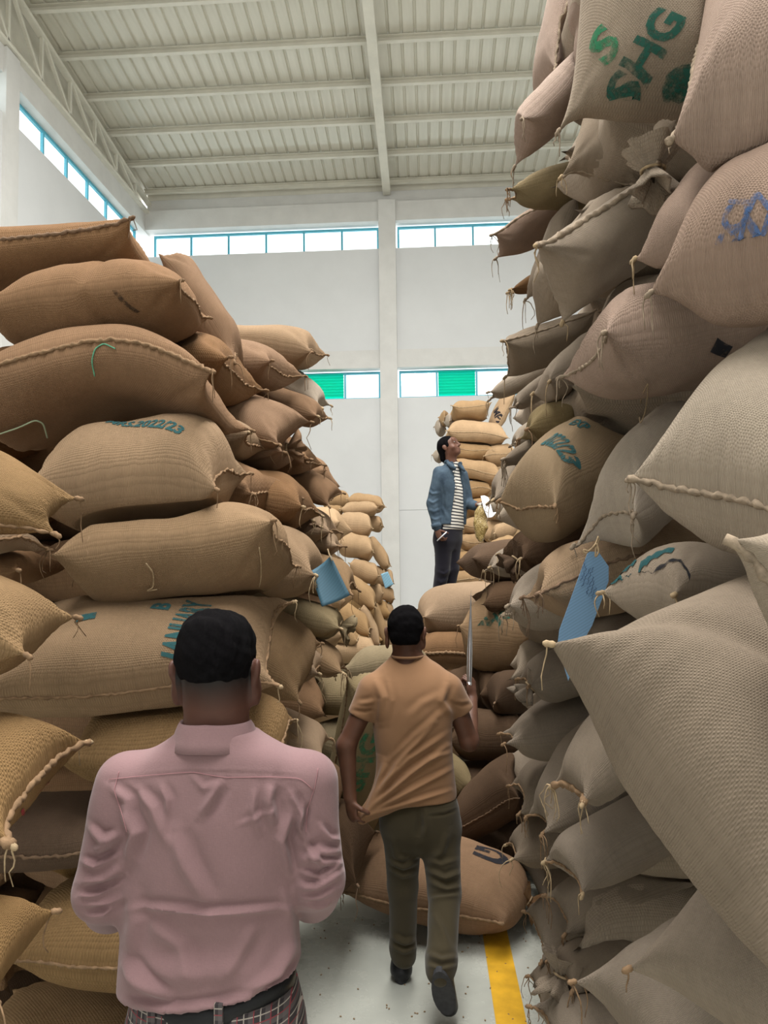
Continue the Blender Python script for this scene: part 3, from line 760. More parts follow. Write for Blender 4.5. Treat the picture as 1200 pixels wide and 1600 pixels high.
sack('dark sack on the floor between the two men', (380, 1240, 590, 1400), 3.7, -10, 0, 0, 'dark', group=G_MID, seams='')
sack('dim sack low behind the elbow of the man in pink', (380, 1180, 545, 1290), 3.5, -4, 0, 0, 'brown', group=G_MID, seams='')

# ---- far pile by the white wall
def farl(rows):
    for (lab, b, dd, yw, pt) in rows:
        sack(lab, b, dd, yw, pt, 0, 'far', 'F', G_FARL, seams='p', L=0.8, H=0.30, res=0.65, twine=2, seam_r=0.005)
farl([
 ('far pile, top row, pale sack with faint dark print', (500, 766, 549, 798), 9.2, 5, 0),
 ('far pile, top row, sack with a dark frayed corner', (542, 770, 604, 802), 9.0, -4, -4),
 ('far pile, second row, smaller sack tucked behind', (505, 789, 538, 806), 8.9, 0, 0),
 ('far pile, second row, sack with a grey smudge', (531, 783, 594, 808), 8.8, 0, 0),
 ('far pile, third row, large plump sack', (526, 800, 584, 842), 8.5, 0, -4),
 ('far pile, third row, short sack at the outer corner', (568, 803, 600, 832), 8.9, -10, -6),
 ('far pile, fourth row, sack with a pointed tip', (522, 830, 586, 878), 8.2, 0, -8),
 ('far pile, fourth row, sack tipped down with its seam showing', (572, 838, 612, 892), 8.6, -6, -34),
 ('far pile, fifth row, rounded sack end', (545, 872, 594, 914), 8.1, 0, -10),
 ('far pile, fifth row, dim sack beside the hanging blue card', (580, 884, 616, 918), 8.6, 0, -8),
 ('far pile, sixth row, sack hanging to a pointed tip', (536, 898, 589, 955), 7.8, 0, -20),
 ('far pile, sixth row, narrow sack end in the middle', (574, 908, 600, 944), 8.2, 0, -4),
 ('far pile, sixth row, outermost sack under the blue card', (590, 912, 617, 944), 8.6, 0, -8),
 ('far pile, seventh row, broad sack with a green smudge', (520, 940, 582, 1004), 7.4, 0, -12),
 ('far pile, seventh row, sack folded over and hanging', (562, 944, 594, 1014), 7.7, 0, -30),
 ('far pile, seventh row, narrow hanging sack', (584, 942, 607, 1012), 8.1, 0, -30),
 ('far pile, seventh row, outermost sack by the white wall', (594, 936, 617, 978), 8.6, 0, -10),
 ('far pile, lowest visible sack just above the olive sack', (515, 978, 562, 1014), 7.2, 0, -4),
 ('far pile, eighth row, sack behind the head of the man in tan', (585, 966, 622, 1020), 8.2, 0, -6),
])

# ---- pile behind the woman
def backp(rows):
    for r in rows:
        lab, b, dd, yw, pt, rl = r[:6]; kw = r[6] if len(r) > 6 else {}
        kw = dict(dict(L=0.85, H=0.30, res=0.7, twine=1, seams='f', seam_r=0.004), **kw)
        sack(lab, b, dd, yw, pt, rl, kw.pop('mat', 'far'), 'F', G_BACK, **kw)
backp([
 ('plump sack on the top of the pile behind the woman', (700, 625, 769, 660), 9.6, 4, 0, -8),
 ('sack leaning on end at the top of the pile, with dark print', (760, 615, 806, 674), 9.7, 0, 62, 20, dict(prints=[('IMPA', 'black', (776, 650), 0.10, -70, 1)])),
 ('small sack end high behind the woman, outermost on top', (685, 641, 705, 667), 9.9, 50, 0, 0),
 ('pale sack end peeping under the plump top sack', (692, 646, 718, 673), 9.8, 40, 0, 0, dict(mat='pale')),
 ('small pale sack end lower at the outer corner behind the woman', (678, 655, 698, 683), 10.0, 50, 0, 0, dict(mat='pale')),
 ('long sack with a seam across it, second from the top behind the woman', (693, 656, 797, 699), 9.5, 2, -4, 4),
 ('sack with a pointed tip level with the face of the woman', (700, 688, 774, 722), 9.5, 4, -2, 0),
 ('sack beside the pointed tip, nearer the leaning wall of sacks', (755, 693, 806, 730), 9.4, -6, 2, 0),
 ('sack with an arching seam level with the collar of the woman', (700, 716, 784, 759), 9.4, 0, -8, 4),
 ('tiny sack end behind the hair of the woman', (675, 703, 694, 724), 9.9, 60, 0, 0, dict(mat='pale')),
 ('sack level with the striped shirt of the woman', (705, 747, 768, 782), 9.4, 3, 0, 0),
 ('sack behind the hands of the woman', (720, 776, 800, 812), 9.3, 0, 0, 0),
 ('sack behind the bag of beans', (715, 806, 792, 842), 9.2, 4, 0, 0),
 ('sack with puckered seam below the bag of beans', (712, 833, 774, 864), 9.1, 2, -3, 0, dict(pucker=2.0)),
 ('smooth sack beside the knee of the woman', (706, 860, 766, 894), 9.0, 2, 0, 0),
 ('smooth sack low beside the shins of the woman', (700, 889, 764, 920), 8.9, 2, 0, 0),
 ('pale sack end poking out between bag of beans and sack wall', (758, 770, 806, 806), 7.4, 188, -6, 0, dict(mat='pale')),
 ('golden sack end under the papers', (764, 812, 812, 846), 7.0, 190, -8, 0),
 ('golden sack with a black mark near the dark gathered sack', (758, 836, 812, 872), 6.6, 190, -8, 0, dict(prints=[('I', 'black', (775, 858), 0.12, 0, 1)])),
 ('grey sack with a twine tip low beside the sack wall', (750, 868, 806, 916), 6.0, 192, -12, 0, dict(mat='pale', twine=5)),
])

# ---- the heap across the aisle, under the woman
sack('big golden sack on which the woman stands', (652, 908, 800, 998), 5.9, 6, 4, 4, 'tan', group=G_MID, seams='', H=0.36, L=0.8, res=1.1, blunt=3.4, sq=2.3, rnd=0.6)
sack('sack with a rope seam under the big golden sack', (640, 984, 760, 1046), 5.7, 6, 0, 0, 'brown', group=G_MID, seams='f', seam_r=0.012)
sack('rounded sack with green print behind the metal spear', (716, 932, 850, 1058), 5.0, -28, 0, -10, 'tan', group=G_MID, seams='', H=0.44, res=1.1, blunt=3.4, sq=2.3, rnd=0.6,
     prints=[('SHG', 'green', (772, 975), 0.11, 35, 1.0)])
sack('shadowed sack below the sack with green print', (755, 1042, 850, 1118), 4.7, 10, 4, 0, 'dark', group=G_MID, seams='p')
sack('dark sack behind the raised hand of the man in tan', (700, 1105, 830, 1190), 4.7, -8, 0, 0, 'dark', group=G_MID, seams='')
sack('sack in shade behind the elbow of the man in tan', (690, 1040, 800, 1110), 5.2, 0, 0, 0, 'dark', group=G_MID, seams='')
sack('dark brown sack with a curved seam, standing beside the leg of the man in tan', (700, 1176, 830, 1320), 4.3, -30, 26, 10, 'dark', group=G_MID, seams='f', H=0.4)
sack('small olive sack end beside the hip of the man in tan', (640, 1150, 745, 1260), 4.5, 10, -20, 0, 'olive', group=G_MID, seams='')
sack('sack on the floor marked with a black G, in front of the walking man', (532, 1292, 826, 1462), 3.95, -14, -6, 6, 'brown', group=G_MID, seams='f', L=0.95, W=0.62, H=0.38, res=1.4, taper=0.12, tuft=0.9, twine=4, seam_r=0.008, blunt=3.0, sq=2.2, ear=0.0, rnd=0.75,
     prints=[('G', 'black', (766, 1332), 0.14, 160, 1.4)])

# ---- leaning wall of sacks on the other side of the aisle
def rw(label, x0, y0_, y1_, d, yaw=180, pitch=-10, roll=0, mat='grey', **kw):
    kw = dict(dict(seams='p', L=0.85, H=0.34, W=0.55, twine=3), **kw)
    return sack(label, (x0, y0_, x0 + 100, y1_), d, yaw, pitch, roll, mat, kw.pop('fit', 'L'), G_R, **kw)
def rf(label, b, d, yaw=180, pitch=-10, roll=0, mat='grey', **kw):
    kw = dict(dict(seams='p', L=0.85, H=0.34, W=0.55, twine=3), **kw)
    return sack(label, b, d, yaw, pitch, roll, mat, 'F', G_R, **kw)
# top
rf('pinkish sack hanging straight down beside the roof, outermost at the top', (832, -120, 912, 182), 2.95, 188, -66, 0, 'pink', seams='b')
rf('long pinkish sack sloping out over the aisle below the roof', (803, 40, 940, 262), 2.75, 186, -50, 10, 'pink', seams='', H=0.3)
rf('upright pinkish sack squeezed between the topmost sacks', (896, -120, 960, 140), 2.6, 190, -70, 0, 'pink', seams='')
rw('small dark frayed sack ear sticking out under the topmost sack', 808, 158, 214, 3.1, 178, -30, 0, 'brown', twine=6, H=0.2, cone=0.7)
rf('big sack lettered in green with a green disc, near the roof', (872, -330, 1190, 212), 1.95, 190, -82, -72, 'grey', res=1.4, H=0.40, W=0.60, seams='', pucker=0.6,
   prints=[('SHG', 'green', (1018, 78), 0.085, 58, 0.95), ('@dot', 'green', (1072, 132), 0.12, 0, 1.0), ('S', 'bgreen', (945, 72), 0.10, 58, 1.0)])
rf('pinkish sack with a thick stitched edge, topmost at the picture corner', (1048, -140, 1330, 275), 1.6, 232, -38, -10, 'pink', res=1.3, seams='fb', seam_r=0.009, H=0.4)
rf('tan sack end with a flat bottom below the green lettered sack', (876, 60, 1060, 310), 2.5, 190, -70, -72, 'grey', prints=[('2', 'blue', (1000, 235), 0.07, 0, 1.0)])
rf('gathered and twisted sack mouth between the green lettered and pink sacks', (1004, 186, 1058, 275), 1.85, 200, -60, 0, 'grey', L=0.5, H=0.3, W=0.3, twine=6, pucker=2.5, tuft=1.0)
rw('dark ribbed cone of a sack ear pointing out to the far wall', 793, 236, 330, 2.9, 176, -4, 10, 'olive', twine=5, H=0.28, W=0.4, cone=0.75)
rw('triangular grey sack corner below the dark ribbed ear', 768, 296, 404, 3.3, 184, -26, 30, 'pink', H=0.3, seams='b', cone=0.5)
rw('little curled sack ear beneath the triangular corner', 794, 404, 460, 3.2, 180, -20, 0, 'brown', twine=5, H=0.2, cone=0.7)
rf('slim upright grey sack behind the triangular corner', (820, 300, 905, 470), 2.95, 186, -62, 0, 'grey', seams='f', H=0.3)
rf('large blue-grey sack hanging under the tan flat sack end', (832, 282, 1010, 510), 2.45, 192, -46, 6, 'grey', seams='', H=0.4, res=1.2)
rf('long sack with a ragged seam running diagonally down its top', (838, 255, 1060, 505), 2.1, 196, -42, 48, 'grey', seams='b', seam_r=0.009, seam_mat=TWGR, H=0.36, res=1.3)
rf('sack with a rolled and folded mouth above the blue lettered sack', (990, 218, 1180, 420), 1.75, 204, -30, 0, 'pink', seams='', twine=3, H=0.3, res=1.2)
rf('sack with worn blue letters near the picture edge', (1014, 165, 1420, 512), 1.5, 212, -24, -8, 'pink', res=1.5, H=0.44, W=0.6, seams='', pucker=0.7, blunt=4.2,
   prints=[('JZZ', 'blue', (1185, 335), 0.06, 70, 0.95), ('CCL', 'blue', (1148, 350), 0.06, 74, 0.95)])
rf('big pinkish coarse sack jutting out under the blue lettered sack', (874, 425, 1240, 625), 1.95, 186, -8, 4, 'pink', res=1.5, H=0.42, W=0.62, seams='p', pucker=1.4, blunt=4.2,
   prints=[('@bar', 'black', (1126, 545), 0.032, -25, 0.30)])
rw('dark sack with a seam fold beside the big pinkish one', 785, 484, 590, 3.0, 178, -14, 26, 'grey', seams='bp', twine=5)
# middle
rw('pale grey sack ear above the pile behind the woman', 762, 560, 626, 4.0, 178, -24, 0, 'pale', twine=5, H=0.26, cone=0.6)
rw('narrow grey sack end hanging above the small seam sack', 798, 578, 640, 3.5, 180, -34, 0, 'grey')
rf('tan sack wedged behind the big pinkish jutting sack', (832, 515, 960, 630), 2.7, 188, -24, 0, 'grey', seams='')
rw('dark olive sack with a seam under the big pinkish sack', 810, 596, 700, 2.75, 178, -14, -8, 'olive', seams='f', twine=4)
rw('thin grey sack edge with a corded rim near the woman', 797, 632, 700, 3.8, 180, -36, 0, 'pale', seams='p')
rf('plump tan sack stencilled 2022/23 in teal', (779, 640, 1010, 848), 2.45, 206, -18, -6, 'beige', res=1.5, H=0.42, W=0.6, seams='p', pucker=0.7, blunt=4.2,
   prints=[('2022/23', 'teal', (873, 690), 0.060, -40, 0.55), ('EXP', 'teal', (905, 662), 0.035, -20, 0.9)])
rf('pale plump sack with a folded ear and the blue tag tied to its tip', (898, 626, 1150, 858), 2.05, 202, -22, 4, 'pale', res=1.4, H=0.42, W=0.58, seams='p', twine=6, ear=0.08)
rf('huge pale sack with a stitched lower edge at the picture edge', (984, 488, 1560, 890), 1.45, 204, -20, -14, 'pale', res=1.6, H=0.44, W=0.64, seams='pb', seam_r=0.007, pucker=0.6, blunt=4.2)
rf('nearest pale sack with a thick rope seam at the picture edge', (1134, 690, 1560, 1210), 1.05, 204, -17, -75, 'pale', res=1.5, H=0.4, W=0.6, seams='p', seam_r=0.008, pucker=0.5, twine=0)
rw('shadowed tan sack end above the dark gathered sack', 762, 672, 790, 3.1, 180, -26, 0, 'grey', twine=4, cone=0.35)
rw('folded sack corner hanging over the shadowed tan end', 786, 675, 730, 2.9, 180, -24, 20, 'grey', twine=5, H=0.24, cone=0.5)
rw('dark grey gathered sack with deep wrinkles beside the papers', 778, 776, 900, 2.9, 186, -18, 0, 'dark', pucker=3.0, seams='', twine=3, tuft=0.8)
rw('grey sack edge below the dark gathered sack', 758, 838, 902, 3.6, 184, -16, 0, 'grey', twine=4, cone=0.3)
rw('tan sack with two pale tied tips below the stencilled sack', 785, 830, 986, 2.6, 182, -20, 6, 'grey', twine=6, H=0.36, cone=0.35)
rw('pointed tan sack with a dark seam across its end, beside the blue tag', 816, 810, 968, 2.25, 184, -12, 16, 'tan', twine=5, H=0.38, res=1.2, seams='pb', seam_mat=TWD, cone=0.35)
rf('sack painted with dark green stripes under the pale plump sack', (938, 846, 1330, 1010), 1.75, 196, 6, 0, 'grey', res=1.3, H=0.36, seams='', prints=[('@bar', 'teal', (968, 882), 0.016, 25, 1.0), ('@bar', 'teal', (962, 896), 0.016, 25, 1.2), ('@bar', 'teal', (972, 912), 0.018, 25, 1.4), ('@bar', 'black', (1030, 890), 0.012, 18, 3.0), ('@bar', 'teal', (1025, 866), 0.02, 15, 1.0)])
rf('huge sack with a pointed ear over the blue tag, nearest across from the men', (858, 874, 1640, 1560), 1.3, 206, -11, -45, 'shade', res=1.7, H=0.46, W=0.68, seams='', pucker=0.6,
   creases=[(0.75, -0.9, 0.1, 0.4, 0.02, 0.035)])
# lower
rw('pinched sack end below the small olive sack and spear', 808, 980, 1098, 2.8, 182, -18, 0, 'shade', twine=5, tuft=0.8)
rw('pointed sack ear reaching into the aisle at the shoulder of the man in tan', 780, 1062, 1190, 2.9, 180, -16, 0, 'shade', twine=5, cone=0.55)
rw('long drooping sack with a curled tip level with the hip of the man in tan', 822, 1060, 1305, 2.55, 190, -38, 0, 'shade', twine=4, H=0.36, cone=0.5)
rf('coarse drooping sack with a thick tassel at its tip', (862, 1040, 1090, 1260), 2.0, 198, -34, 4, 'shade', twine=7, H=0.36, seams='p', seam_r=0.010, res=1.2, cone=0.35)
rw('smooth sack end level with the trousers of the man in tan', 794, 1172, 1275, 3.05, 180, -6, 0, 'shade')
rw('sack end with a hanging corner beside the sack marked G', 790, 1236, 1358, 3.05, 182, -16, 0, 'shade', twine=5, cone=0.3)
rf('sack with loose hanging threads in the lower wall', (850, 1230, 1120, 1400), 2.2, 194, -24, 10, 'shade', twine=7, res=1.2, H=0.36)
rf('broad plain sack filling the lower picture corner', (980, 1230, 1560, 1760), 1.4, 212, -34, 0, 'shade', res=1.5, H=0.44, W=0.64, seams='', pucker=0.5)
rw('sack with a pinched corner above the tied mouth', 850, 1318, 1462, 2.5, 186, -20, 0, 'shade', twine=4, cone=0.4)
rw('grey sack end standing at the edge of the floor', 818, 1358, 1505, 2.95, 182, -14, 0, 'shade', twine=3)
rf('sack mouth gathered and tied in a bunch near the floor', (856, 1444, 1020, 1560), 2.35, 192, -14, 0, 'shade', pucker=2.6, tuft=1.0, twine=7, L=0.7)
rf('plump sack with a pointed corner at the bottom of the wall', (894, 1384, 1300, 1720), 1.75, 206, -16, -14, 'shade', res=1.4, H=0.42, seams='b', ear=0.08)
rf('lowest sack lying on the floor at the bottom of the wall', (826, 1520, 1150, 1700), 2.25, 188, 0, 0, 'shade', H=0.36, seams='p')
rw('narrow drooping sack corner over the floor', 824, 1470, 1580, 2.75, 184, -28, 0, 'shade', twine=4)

# ---- sacks deeper inside the piles
BURIED = 'sack buried inside a pile, only glimpsed through the gaps'
def fill(x, y, zs, yaw, mat):
    for z in zs:
        k_ = len(SACKS)
        c = np.array([x + 0.06 * math.sin(k_ * 2.3), y + 0.06 * math.sin(k_ * 1.7), z])
        q = c - EYE; dd = float(q @ CF); qx, qy = proj(c[None]); 
        h = 0.33 * F / dd
        pts_ = c + np.array([(a_, b_, c_) for a_ in (-0.36, -0.18, 0, 0.18, 0.36) for b_ in (-0.2, 0, 0.2) for c_ in (-0.1, 0.0, 0.1)]) @ rot(yaw, 0, 0).T
        ins_ = np.zeros(len(pts_), bool)
        for B in SACKS:
            if np.linalg.norm(B.cen - c) < 1.2: ins_ |= (np.abs(((pts_ - B.cen) @ B.Minv.T) / B.half) ** 4).sum(1) < 1
        if ins_.mean() > 0.30: continue
        sack(BURIED, (qx[0] - 40, qy[0] - h / 2, qx[0] + 40, qy[0] + h / 2), dd, yaw + 6 * math.sin(k_), 0, 0, mat, 'C', G_IN, L=0.86, W=0.56, H=0.32, seams='', twine=0, res=0.5)
zz = [0.15 + 0.29 * i for i in range(16)]
fill(-1.25, 3.05, zz[:9], 0, 'brown'); fill(-2.1, 2.95, zz[:9], 0, 'brown')
fill(-1.15, 4.9, zz[:9], 0, 'brown'); fill(-1.15, 6.0, zz[:8], 0, 'far')
fill(1.15, 3.3, zz[:15], 180, 'grey'); fill(1.05, 2.6, zz[:15], 180, 'grey'); fill(1.45, 1.9, zz[:15], 180, 'grey')
fill(0.75, 5.2, zz[:7], 10, 'dark'); fill(0.95, 4.2, zz[:10], 180, 'grey')
fill(1.0, 10.6, zz[:11], 0, 'far'); fill(0.1, 7.2, zz[:4], 0, 'brown'); fill(0.9, 7.3, zz[:5], 0, 'far'); fill(1.1, 8.9, zz[:9], 0, 'far')
fill(0.3, 4.75, zz[:2], 0, 'dark'); fill(0.62, 4.2, zz[:2], 0, 'dark'); fill(-1.65, 3.45, zz[:10], 0, 'brown'); fill(0.42, 10.3, zz[:10], 90, 'far')
fill(-0.98, 7.4, zz[:4], 0, 'far'); fill(-0.95, 8.35, zz[:5], 0, 'far'); fill(-0.42, 4.85, zz[:4], -20, 'olive'); fill(0.98, 6.5, zz[:7], 180, 'grey')
press_apart()
for S in SACKS: finish(S)

# ------------------------------------------------------------------ people
import openvdb
class Vol:
    """signed distance field on a grid; smooth unions of limbs, then one continuous surface"""
    def __init__(s, lo, hi, h):
        s.lo = np.array(lo, float); s.h = h
        s.n = np.ceil((np.array(hi) - s.lo) / h).astype(int) + 1
        s.f = np.full(s.n, 0.12, np.float32)
    def _sub(s, lo, hi, m=0.05):
        a = np.clip(np.floor((np.array(lo) - m - s.lo) / s.h).astype(int), 0, s.n); b = np.clip(np.ceil((np.array(hi) + m - s.lo) / s.h).astype(int) + 1, 0, s.n)
        sl = tuple(slice(i, j) for i, j in zip(a, b))
        X, Y, Z = np.meshgrid(*[s.lo[k] + np.arange(a[k], b[k]) * s.h for k in range(3)], indexing='ij', sparse=False)
        return sl, X, Y, Z
    def _union(s, sl, d, k):
        o = s.f[sl]
        if o.size == 0: return
        if k <= 0: s.f[sl] = np.minimum(o, d); return
        hh = np.clip(0.5 + 0.5 * (o - d) / k, 0, 1)
        s.f[sl] = o * (1 - hh) + d * hh - k * hh * (1 - hh)
    def cap(s, a, b, ra, rb=None, k=0.015, sc=(1, 1, 1)):
        a, b = np.array(a, float), np.array(b, float); rb = ra if rb is None else rb
        R_ = max(ra, rb) * max(1, max(sc)); lo = np.minimum(a, b) - R_; hi = np.maximum(a, b) + R_
        sl, X, Y, Z = s._sub(lo, hi)
        S_ = np.array(sc, float)
        px, py, pz = (X - a[0]) / S_[0], (Y - a[1]) / S_[1], (Z - a[2]) / S_[2]
        ba = (b - a) / S_; L2 = max(ba @ ba, 1e-12)
        t = np.clip((px * ba[0] + py * ba[1] + pz * ba[2]) / L2, 0, 1)
        d = np.sqrt((px - ba[0] * t) ** 2 + (py - ba[1] * t) ** 2 + (pz - ba[2] * t) ** 2) - (ra + (rb - ra) * t)
        s._union(sl, d * min(S_), k); return s
    def ell(s, c, r, k=0.015, rotm=None):
        c, r = np.array(c, float), np.array(r, float); m = r.max()
        sl, X, Y, Z = s._sub(c - m, c + m)
        Q = np.stack([X - c[0], Y - c[1], Z - c[2]], -1)
        if rotm is not None: Q = Q @ np.asarray(rotm)          # world -> local (columns are local axes)
        q = np.sqrt(((Q / r) ** 2).sum(-1)); g = np.sqrt(((Q / r ** 2) ** 2).sum(-1)) + 1e-9
        s._union(sl, q * (q - 1) / g, k); return s
    def loft(s, rows, k=0.02, n=2.4, ang=0.0):
        """rows: (x, y, z, rx, ry) sorted upward or downward; ang turns the width axis"""
        rows = np.array(sorted(rows, key=lambda r: r[2]), float)
        m = rows[:, 3:5].max()
        sl, X, Y, Z = s._sub([rows[:, 0].min() - m, rows[:, 1].min() - m, rows[0, 2]], [rows[:, 0].max() + m, rows[:, 1].max() + m, rows[-1, 2]])
        zz = Z[0, 0, :]
        fn = lambda c: np.mean([np.interp(zz + o_, rows[:, 2], rows[:, c]) for o_ in np.linspace(-0.022, 0.022, 7)], axis=0)[None, None, :]
        dx, dy = X - fn(0), Y - fn(1); ca, sa = math.cos(ang), math.sin(ang)
        a, b = dx * ca + dy * sa, -dx * sa + dy * ca
        rx, ry = fn(3), fn(4)
        q = ((np.abs(a) / rx) ** n + (np.abs(b) / ry) ** n) ** (1 / n)
        d = (q - 1) * np.minimum(rx, ry)
        d = np.maximum(d, np.maximum(Z - rows[-1, 2], rows[0, 2] - Z))
        s._union(sl, d, k); return s
    def cut(s, fun):
        """keep only where fun(X,Y,Z) < 0"""
        X, Y, Z = np.meshgrid(*[s.lo[k] + np.arange(s.n[k]) * s.h for k in range(3)], indexing='ij')
        s.f = np.maximum(s.f, fun(X, Y, Z).astype(np.float32)); return s
    def mesh(s, smooth=2):
        g = openvdb.FloatGrid(0.12); g.copyFromArray(np.clip(s.f, -0.12, 0.12).astype(np.float64)); 
        V, T, Q = g.convertToPolygons(0.0, 0.0)
        V = np.asarray(V, float) * s.h + s.lo; Q = np.asarray(Q, int); T = np.asarray(T, int)
        faces = Q[:, ::-1] if len(Q) else Q
        E = np.concatenate([faces[:, [0, 1]], faces[:, [1, 2]], faces[:, [2, 3]], faces[:, [3, 0]]]) if len(faces) else np.zeros((0, 2), int)
        for _ in range(smooth):
            A = np.zeros_like(V); C_ = np.zeros(len(V))
            np.add.at(A, E[:, 0], V[E[:, 1]]); np.add.at(C_, E[:, 0], 1); np.add.at(A, E[:, 1], V[E[:, 0]]); np.add.at(C_, E[:, 1], 1)
            V = V * 0.5 + 0.5 * A / np.maximum(C_, 1)[:, None]
        q0 = V[faces] - V.mean(0); vol_ = (np.cross(q0[:, 0], q0[:, 1]) * q0[:, 2]).sum() + (np.cross(q0[:, 0], q0[:, 2]) * q0[:, 3]).sum()
        fl_ = faces.tolist() + [t[::-1] for t in T.tolist()]
        if vol_ < 0: fl_ = [f[::-1] for f in fl_]
        return V, fl_
def vnormals(V, F_):
    Q = np.array([f if len(f) == 4 else (*f, f[-1]) for f in F_])
    n = np.cross(V[Q[:, 2]] - V[Q[:, 0]], V[Q[:, 3]] - V[Q[:, 1]])
    out = np.zeros_like(V)
    for k in range(4): np.add.at(out, Q[:, k], n)
    return out / (np.linalg.norm(out, axis=1)[:, None] + 1e-12)
def folds(V, F_, lines, s_px):
    """press fold lines, drawn on the photograph, into the cloth facing the viewer; s_px metres per pixel"""
    Nn = vnormals(V, F_); qx, qy = proj(V)
    view = (EYE - V); view /= np.linalg.norm(view, axis=1)[:, None]
    face = np.clip((Nn * view).sum(1) * 1.6, 0, 1)
    disp = np.zeros(len(V))
    for (pts, amp, wid) in lines:
        pts = np.array(pts, float); best = np.full(len(V), 1e9); tb = np.zeros(len(V)); sgn = np.zeros(len(V)); tot = len(pts) - 1
        for i in range(tot):
            a, b = pts[i], pts[i + 1]; dd = b - a; L2 = dd @ dd
            t = np.clip(((qx - a[0]) * dd[0] + (qy - a[1]) * dd[1]) / L2, 0, 1)
            ex, ey = qx - a[0] - t * dd[0], qy - a[1] - t * dd[1]; r = np.hypot(ex, ey)
            u_ = r < best; best = np.where(u_, r, best); tb = np.where(u_, (i + t) / tot, tb); sgn = np.where(u_, np.sign(ex * dd[1] - ey * dd[0]), sgn)
        env = np.sin(np.clip(tb, 0.02, 0.98) * math.pi) ** 0.6
        x_ = best * sgn / wid
        disp += amp * env * (np.exp(-x_ ** 2) - 0.55 * np.exp(-(x_ - 1.6) ** 2))
    return V + Nn * (disp * face)[:, None]
def put(name, V, F_, mat, parent, smooth=True):
    b = np.array(parent.location) if parent else np.zeros(3)
    return mesh_obj(name, V - b, F_, mat, parent, smooth)
def unit(v): v = np.array(v, float); return v / np.linalg.norm(v)
def hand(vol, wrist, fwd, back, curl=0.5, size=1.0, thumb=1, spread=0.12, k=0.004, tcurl=0.5):
    """palm with four fingers and a thumb; fwd wrist->knuckles, back = back-of-hand normal, thumb +1/-1 side"""
    fwd, back = unit(fwd), unit(back); back = unit(back - fwd * (back @ fwd)); side = np.cross(fwd, back) * thumb
    w = np.array(wrist, float); pl = 0.095 * size
    M = np.stack([side, fwd, back], 1)
    vol.ell(w + fwd * pl * 0.55, (0.041 * size, 0.056 * size, 0.017 * size), 0.012, M)
    vol.cap(w, w + fwd * pl * 0.4, 0.024 * size, 0.022 * size, 0.015)
    for i, (off, ln, r) in enumerate(((0.030, 0.92, 0.0088), (0.010, 1.0, 0.0092), (-0.010, 0.95, 0.0088), (-0.028, 0.76, 0.0078))):
        p = w + fwd * pl * (0.93 - 0.05 * abs(i - 1)) + side * off * size
        dirv = unit(fwd + side * (off / 0.03) * spread); ang = 0.0
        for j, seg in enumerate((0.044, 0.027, 0.021)):
            ang += curl * (0.9, 1.35, 0.9)[j]
            dv = dirv * math.cos(ang) - back * math.sin(ang)
            q = p + dv * seg * ln * size
            vol.cap(p, q, r * size * (1 - 0.08 * j), r * size * (0.92 - 0.08 * j), k); p = q
    p = w + fwd * pl * 0.28 + side * 0.026 * size
    dv = unit(fwd * 0.55 + side * 0.75 - back * 0.35)
    for j, seg in enumerate((0.040, 0.030, 0.024)):
        q = p + dv * seg * size; vol.cap(p, q, (0.0125, 0.0105, 0.0095)[j] * size, (0.0105, 0.0095, 0.008)[j] * size, 0.006)
        p = q; dv = unit(dv + (-back * 0.6 - side * 0.35 + fwd * 0.15) * tcurl)
def head(vol, c, R_, size=1.0, k=0.02):
    """head with face; R_ columns: right, forward(face), up"""
    R_ = np.asarray(R_); P_ = lambda x, y, z: np.array(c) + R_ @ (np.array([x, y, z]) * size)
    e = lambda x, y, z, rx, ry, rz, kk=k: vol.ell(P_(x, y, z), np.array([rx, ry, rz]) * size, kk, R_)
    e(0, -0.012, 0.028, 0.077, 0.096, 0.088); e(0, 0.018, -0.035, 0.062, 0.074, 0.080); e(0, 0.055, -0.085, 0.036, 0.032, 0.026)   # cranium, face, chin
    e(0, 0.083, 0.035, 0.05, 0.015, 0.03, 0.02)                                             # brow
    for s_ in (-1, 1):
        e(s_ * 0.047, 0.052, -0.035, 0.022, 0.024, 0.022)                                     # cheek
        e(s_ * 0.031, 0.078, 0.010, 0.014, 0.012, 0.011, 0.003)                               # eye
    vol.cap(P_(0, 0.092, 0.012), P_(0, 0.108, -0.030), 0.009 * size, 0.013 * size, 0.008)     # nose
    for s_ in (-1, 1): e(s_ * 0.013, 0.098, -0.036, 0.009, 0.010, 0.007, 0.006)
    e(0, 0.086, -0.060, 0.024, 0.013, 0.0065, 0.004); e(0, 0.083, -0.072, 0.021, 0.013, 0.0075, 0.004)   # lips
    for s_ in (-1, 1):
        e(s_ * 0.083, -0.012, -0.008, 0.009, 0.018, 0.033, 0.006); e(s_ * 0.090, -0.022, 0.004, 0.007, 0.013, 0.022, 0.006)
def frame(fwd, up=(0, 0, 1)):
    f = unit(fwd); u = unit(np.array(up, float) - f * (np.array(up, float) @ f)); r = np.cross(f, u)
    return np.stack([r, f, u], 1)

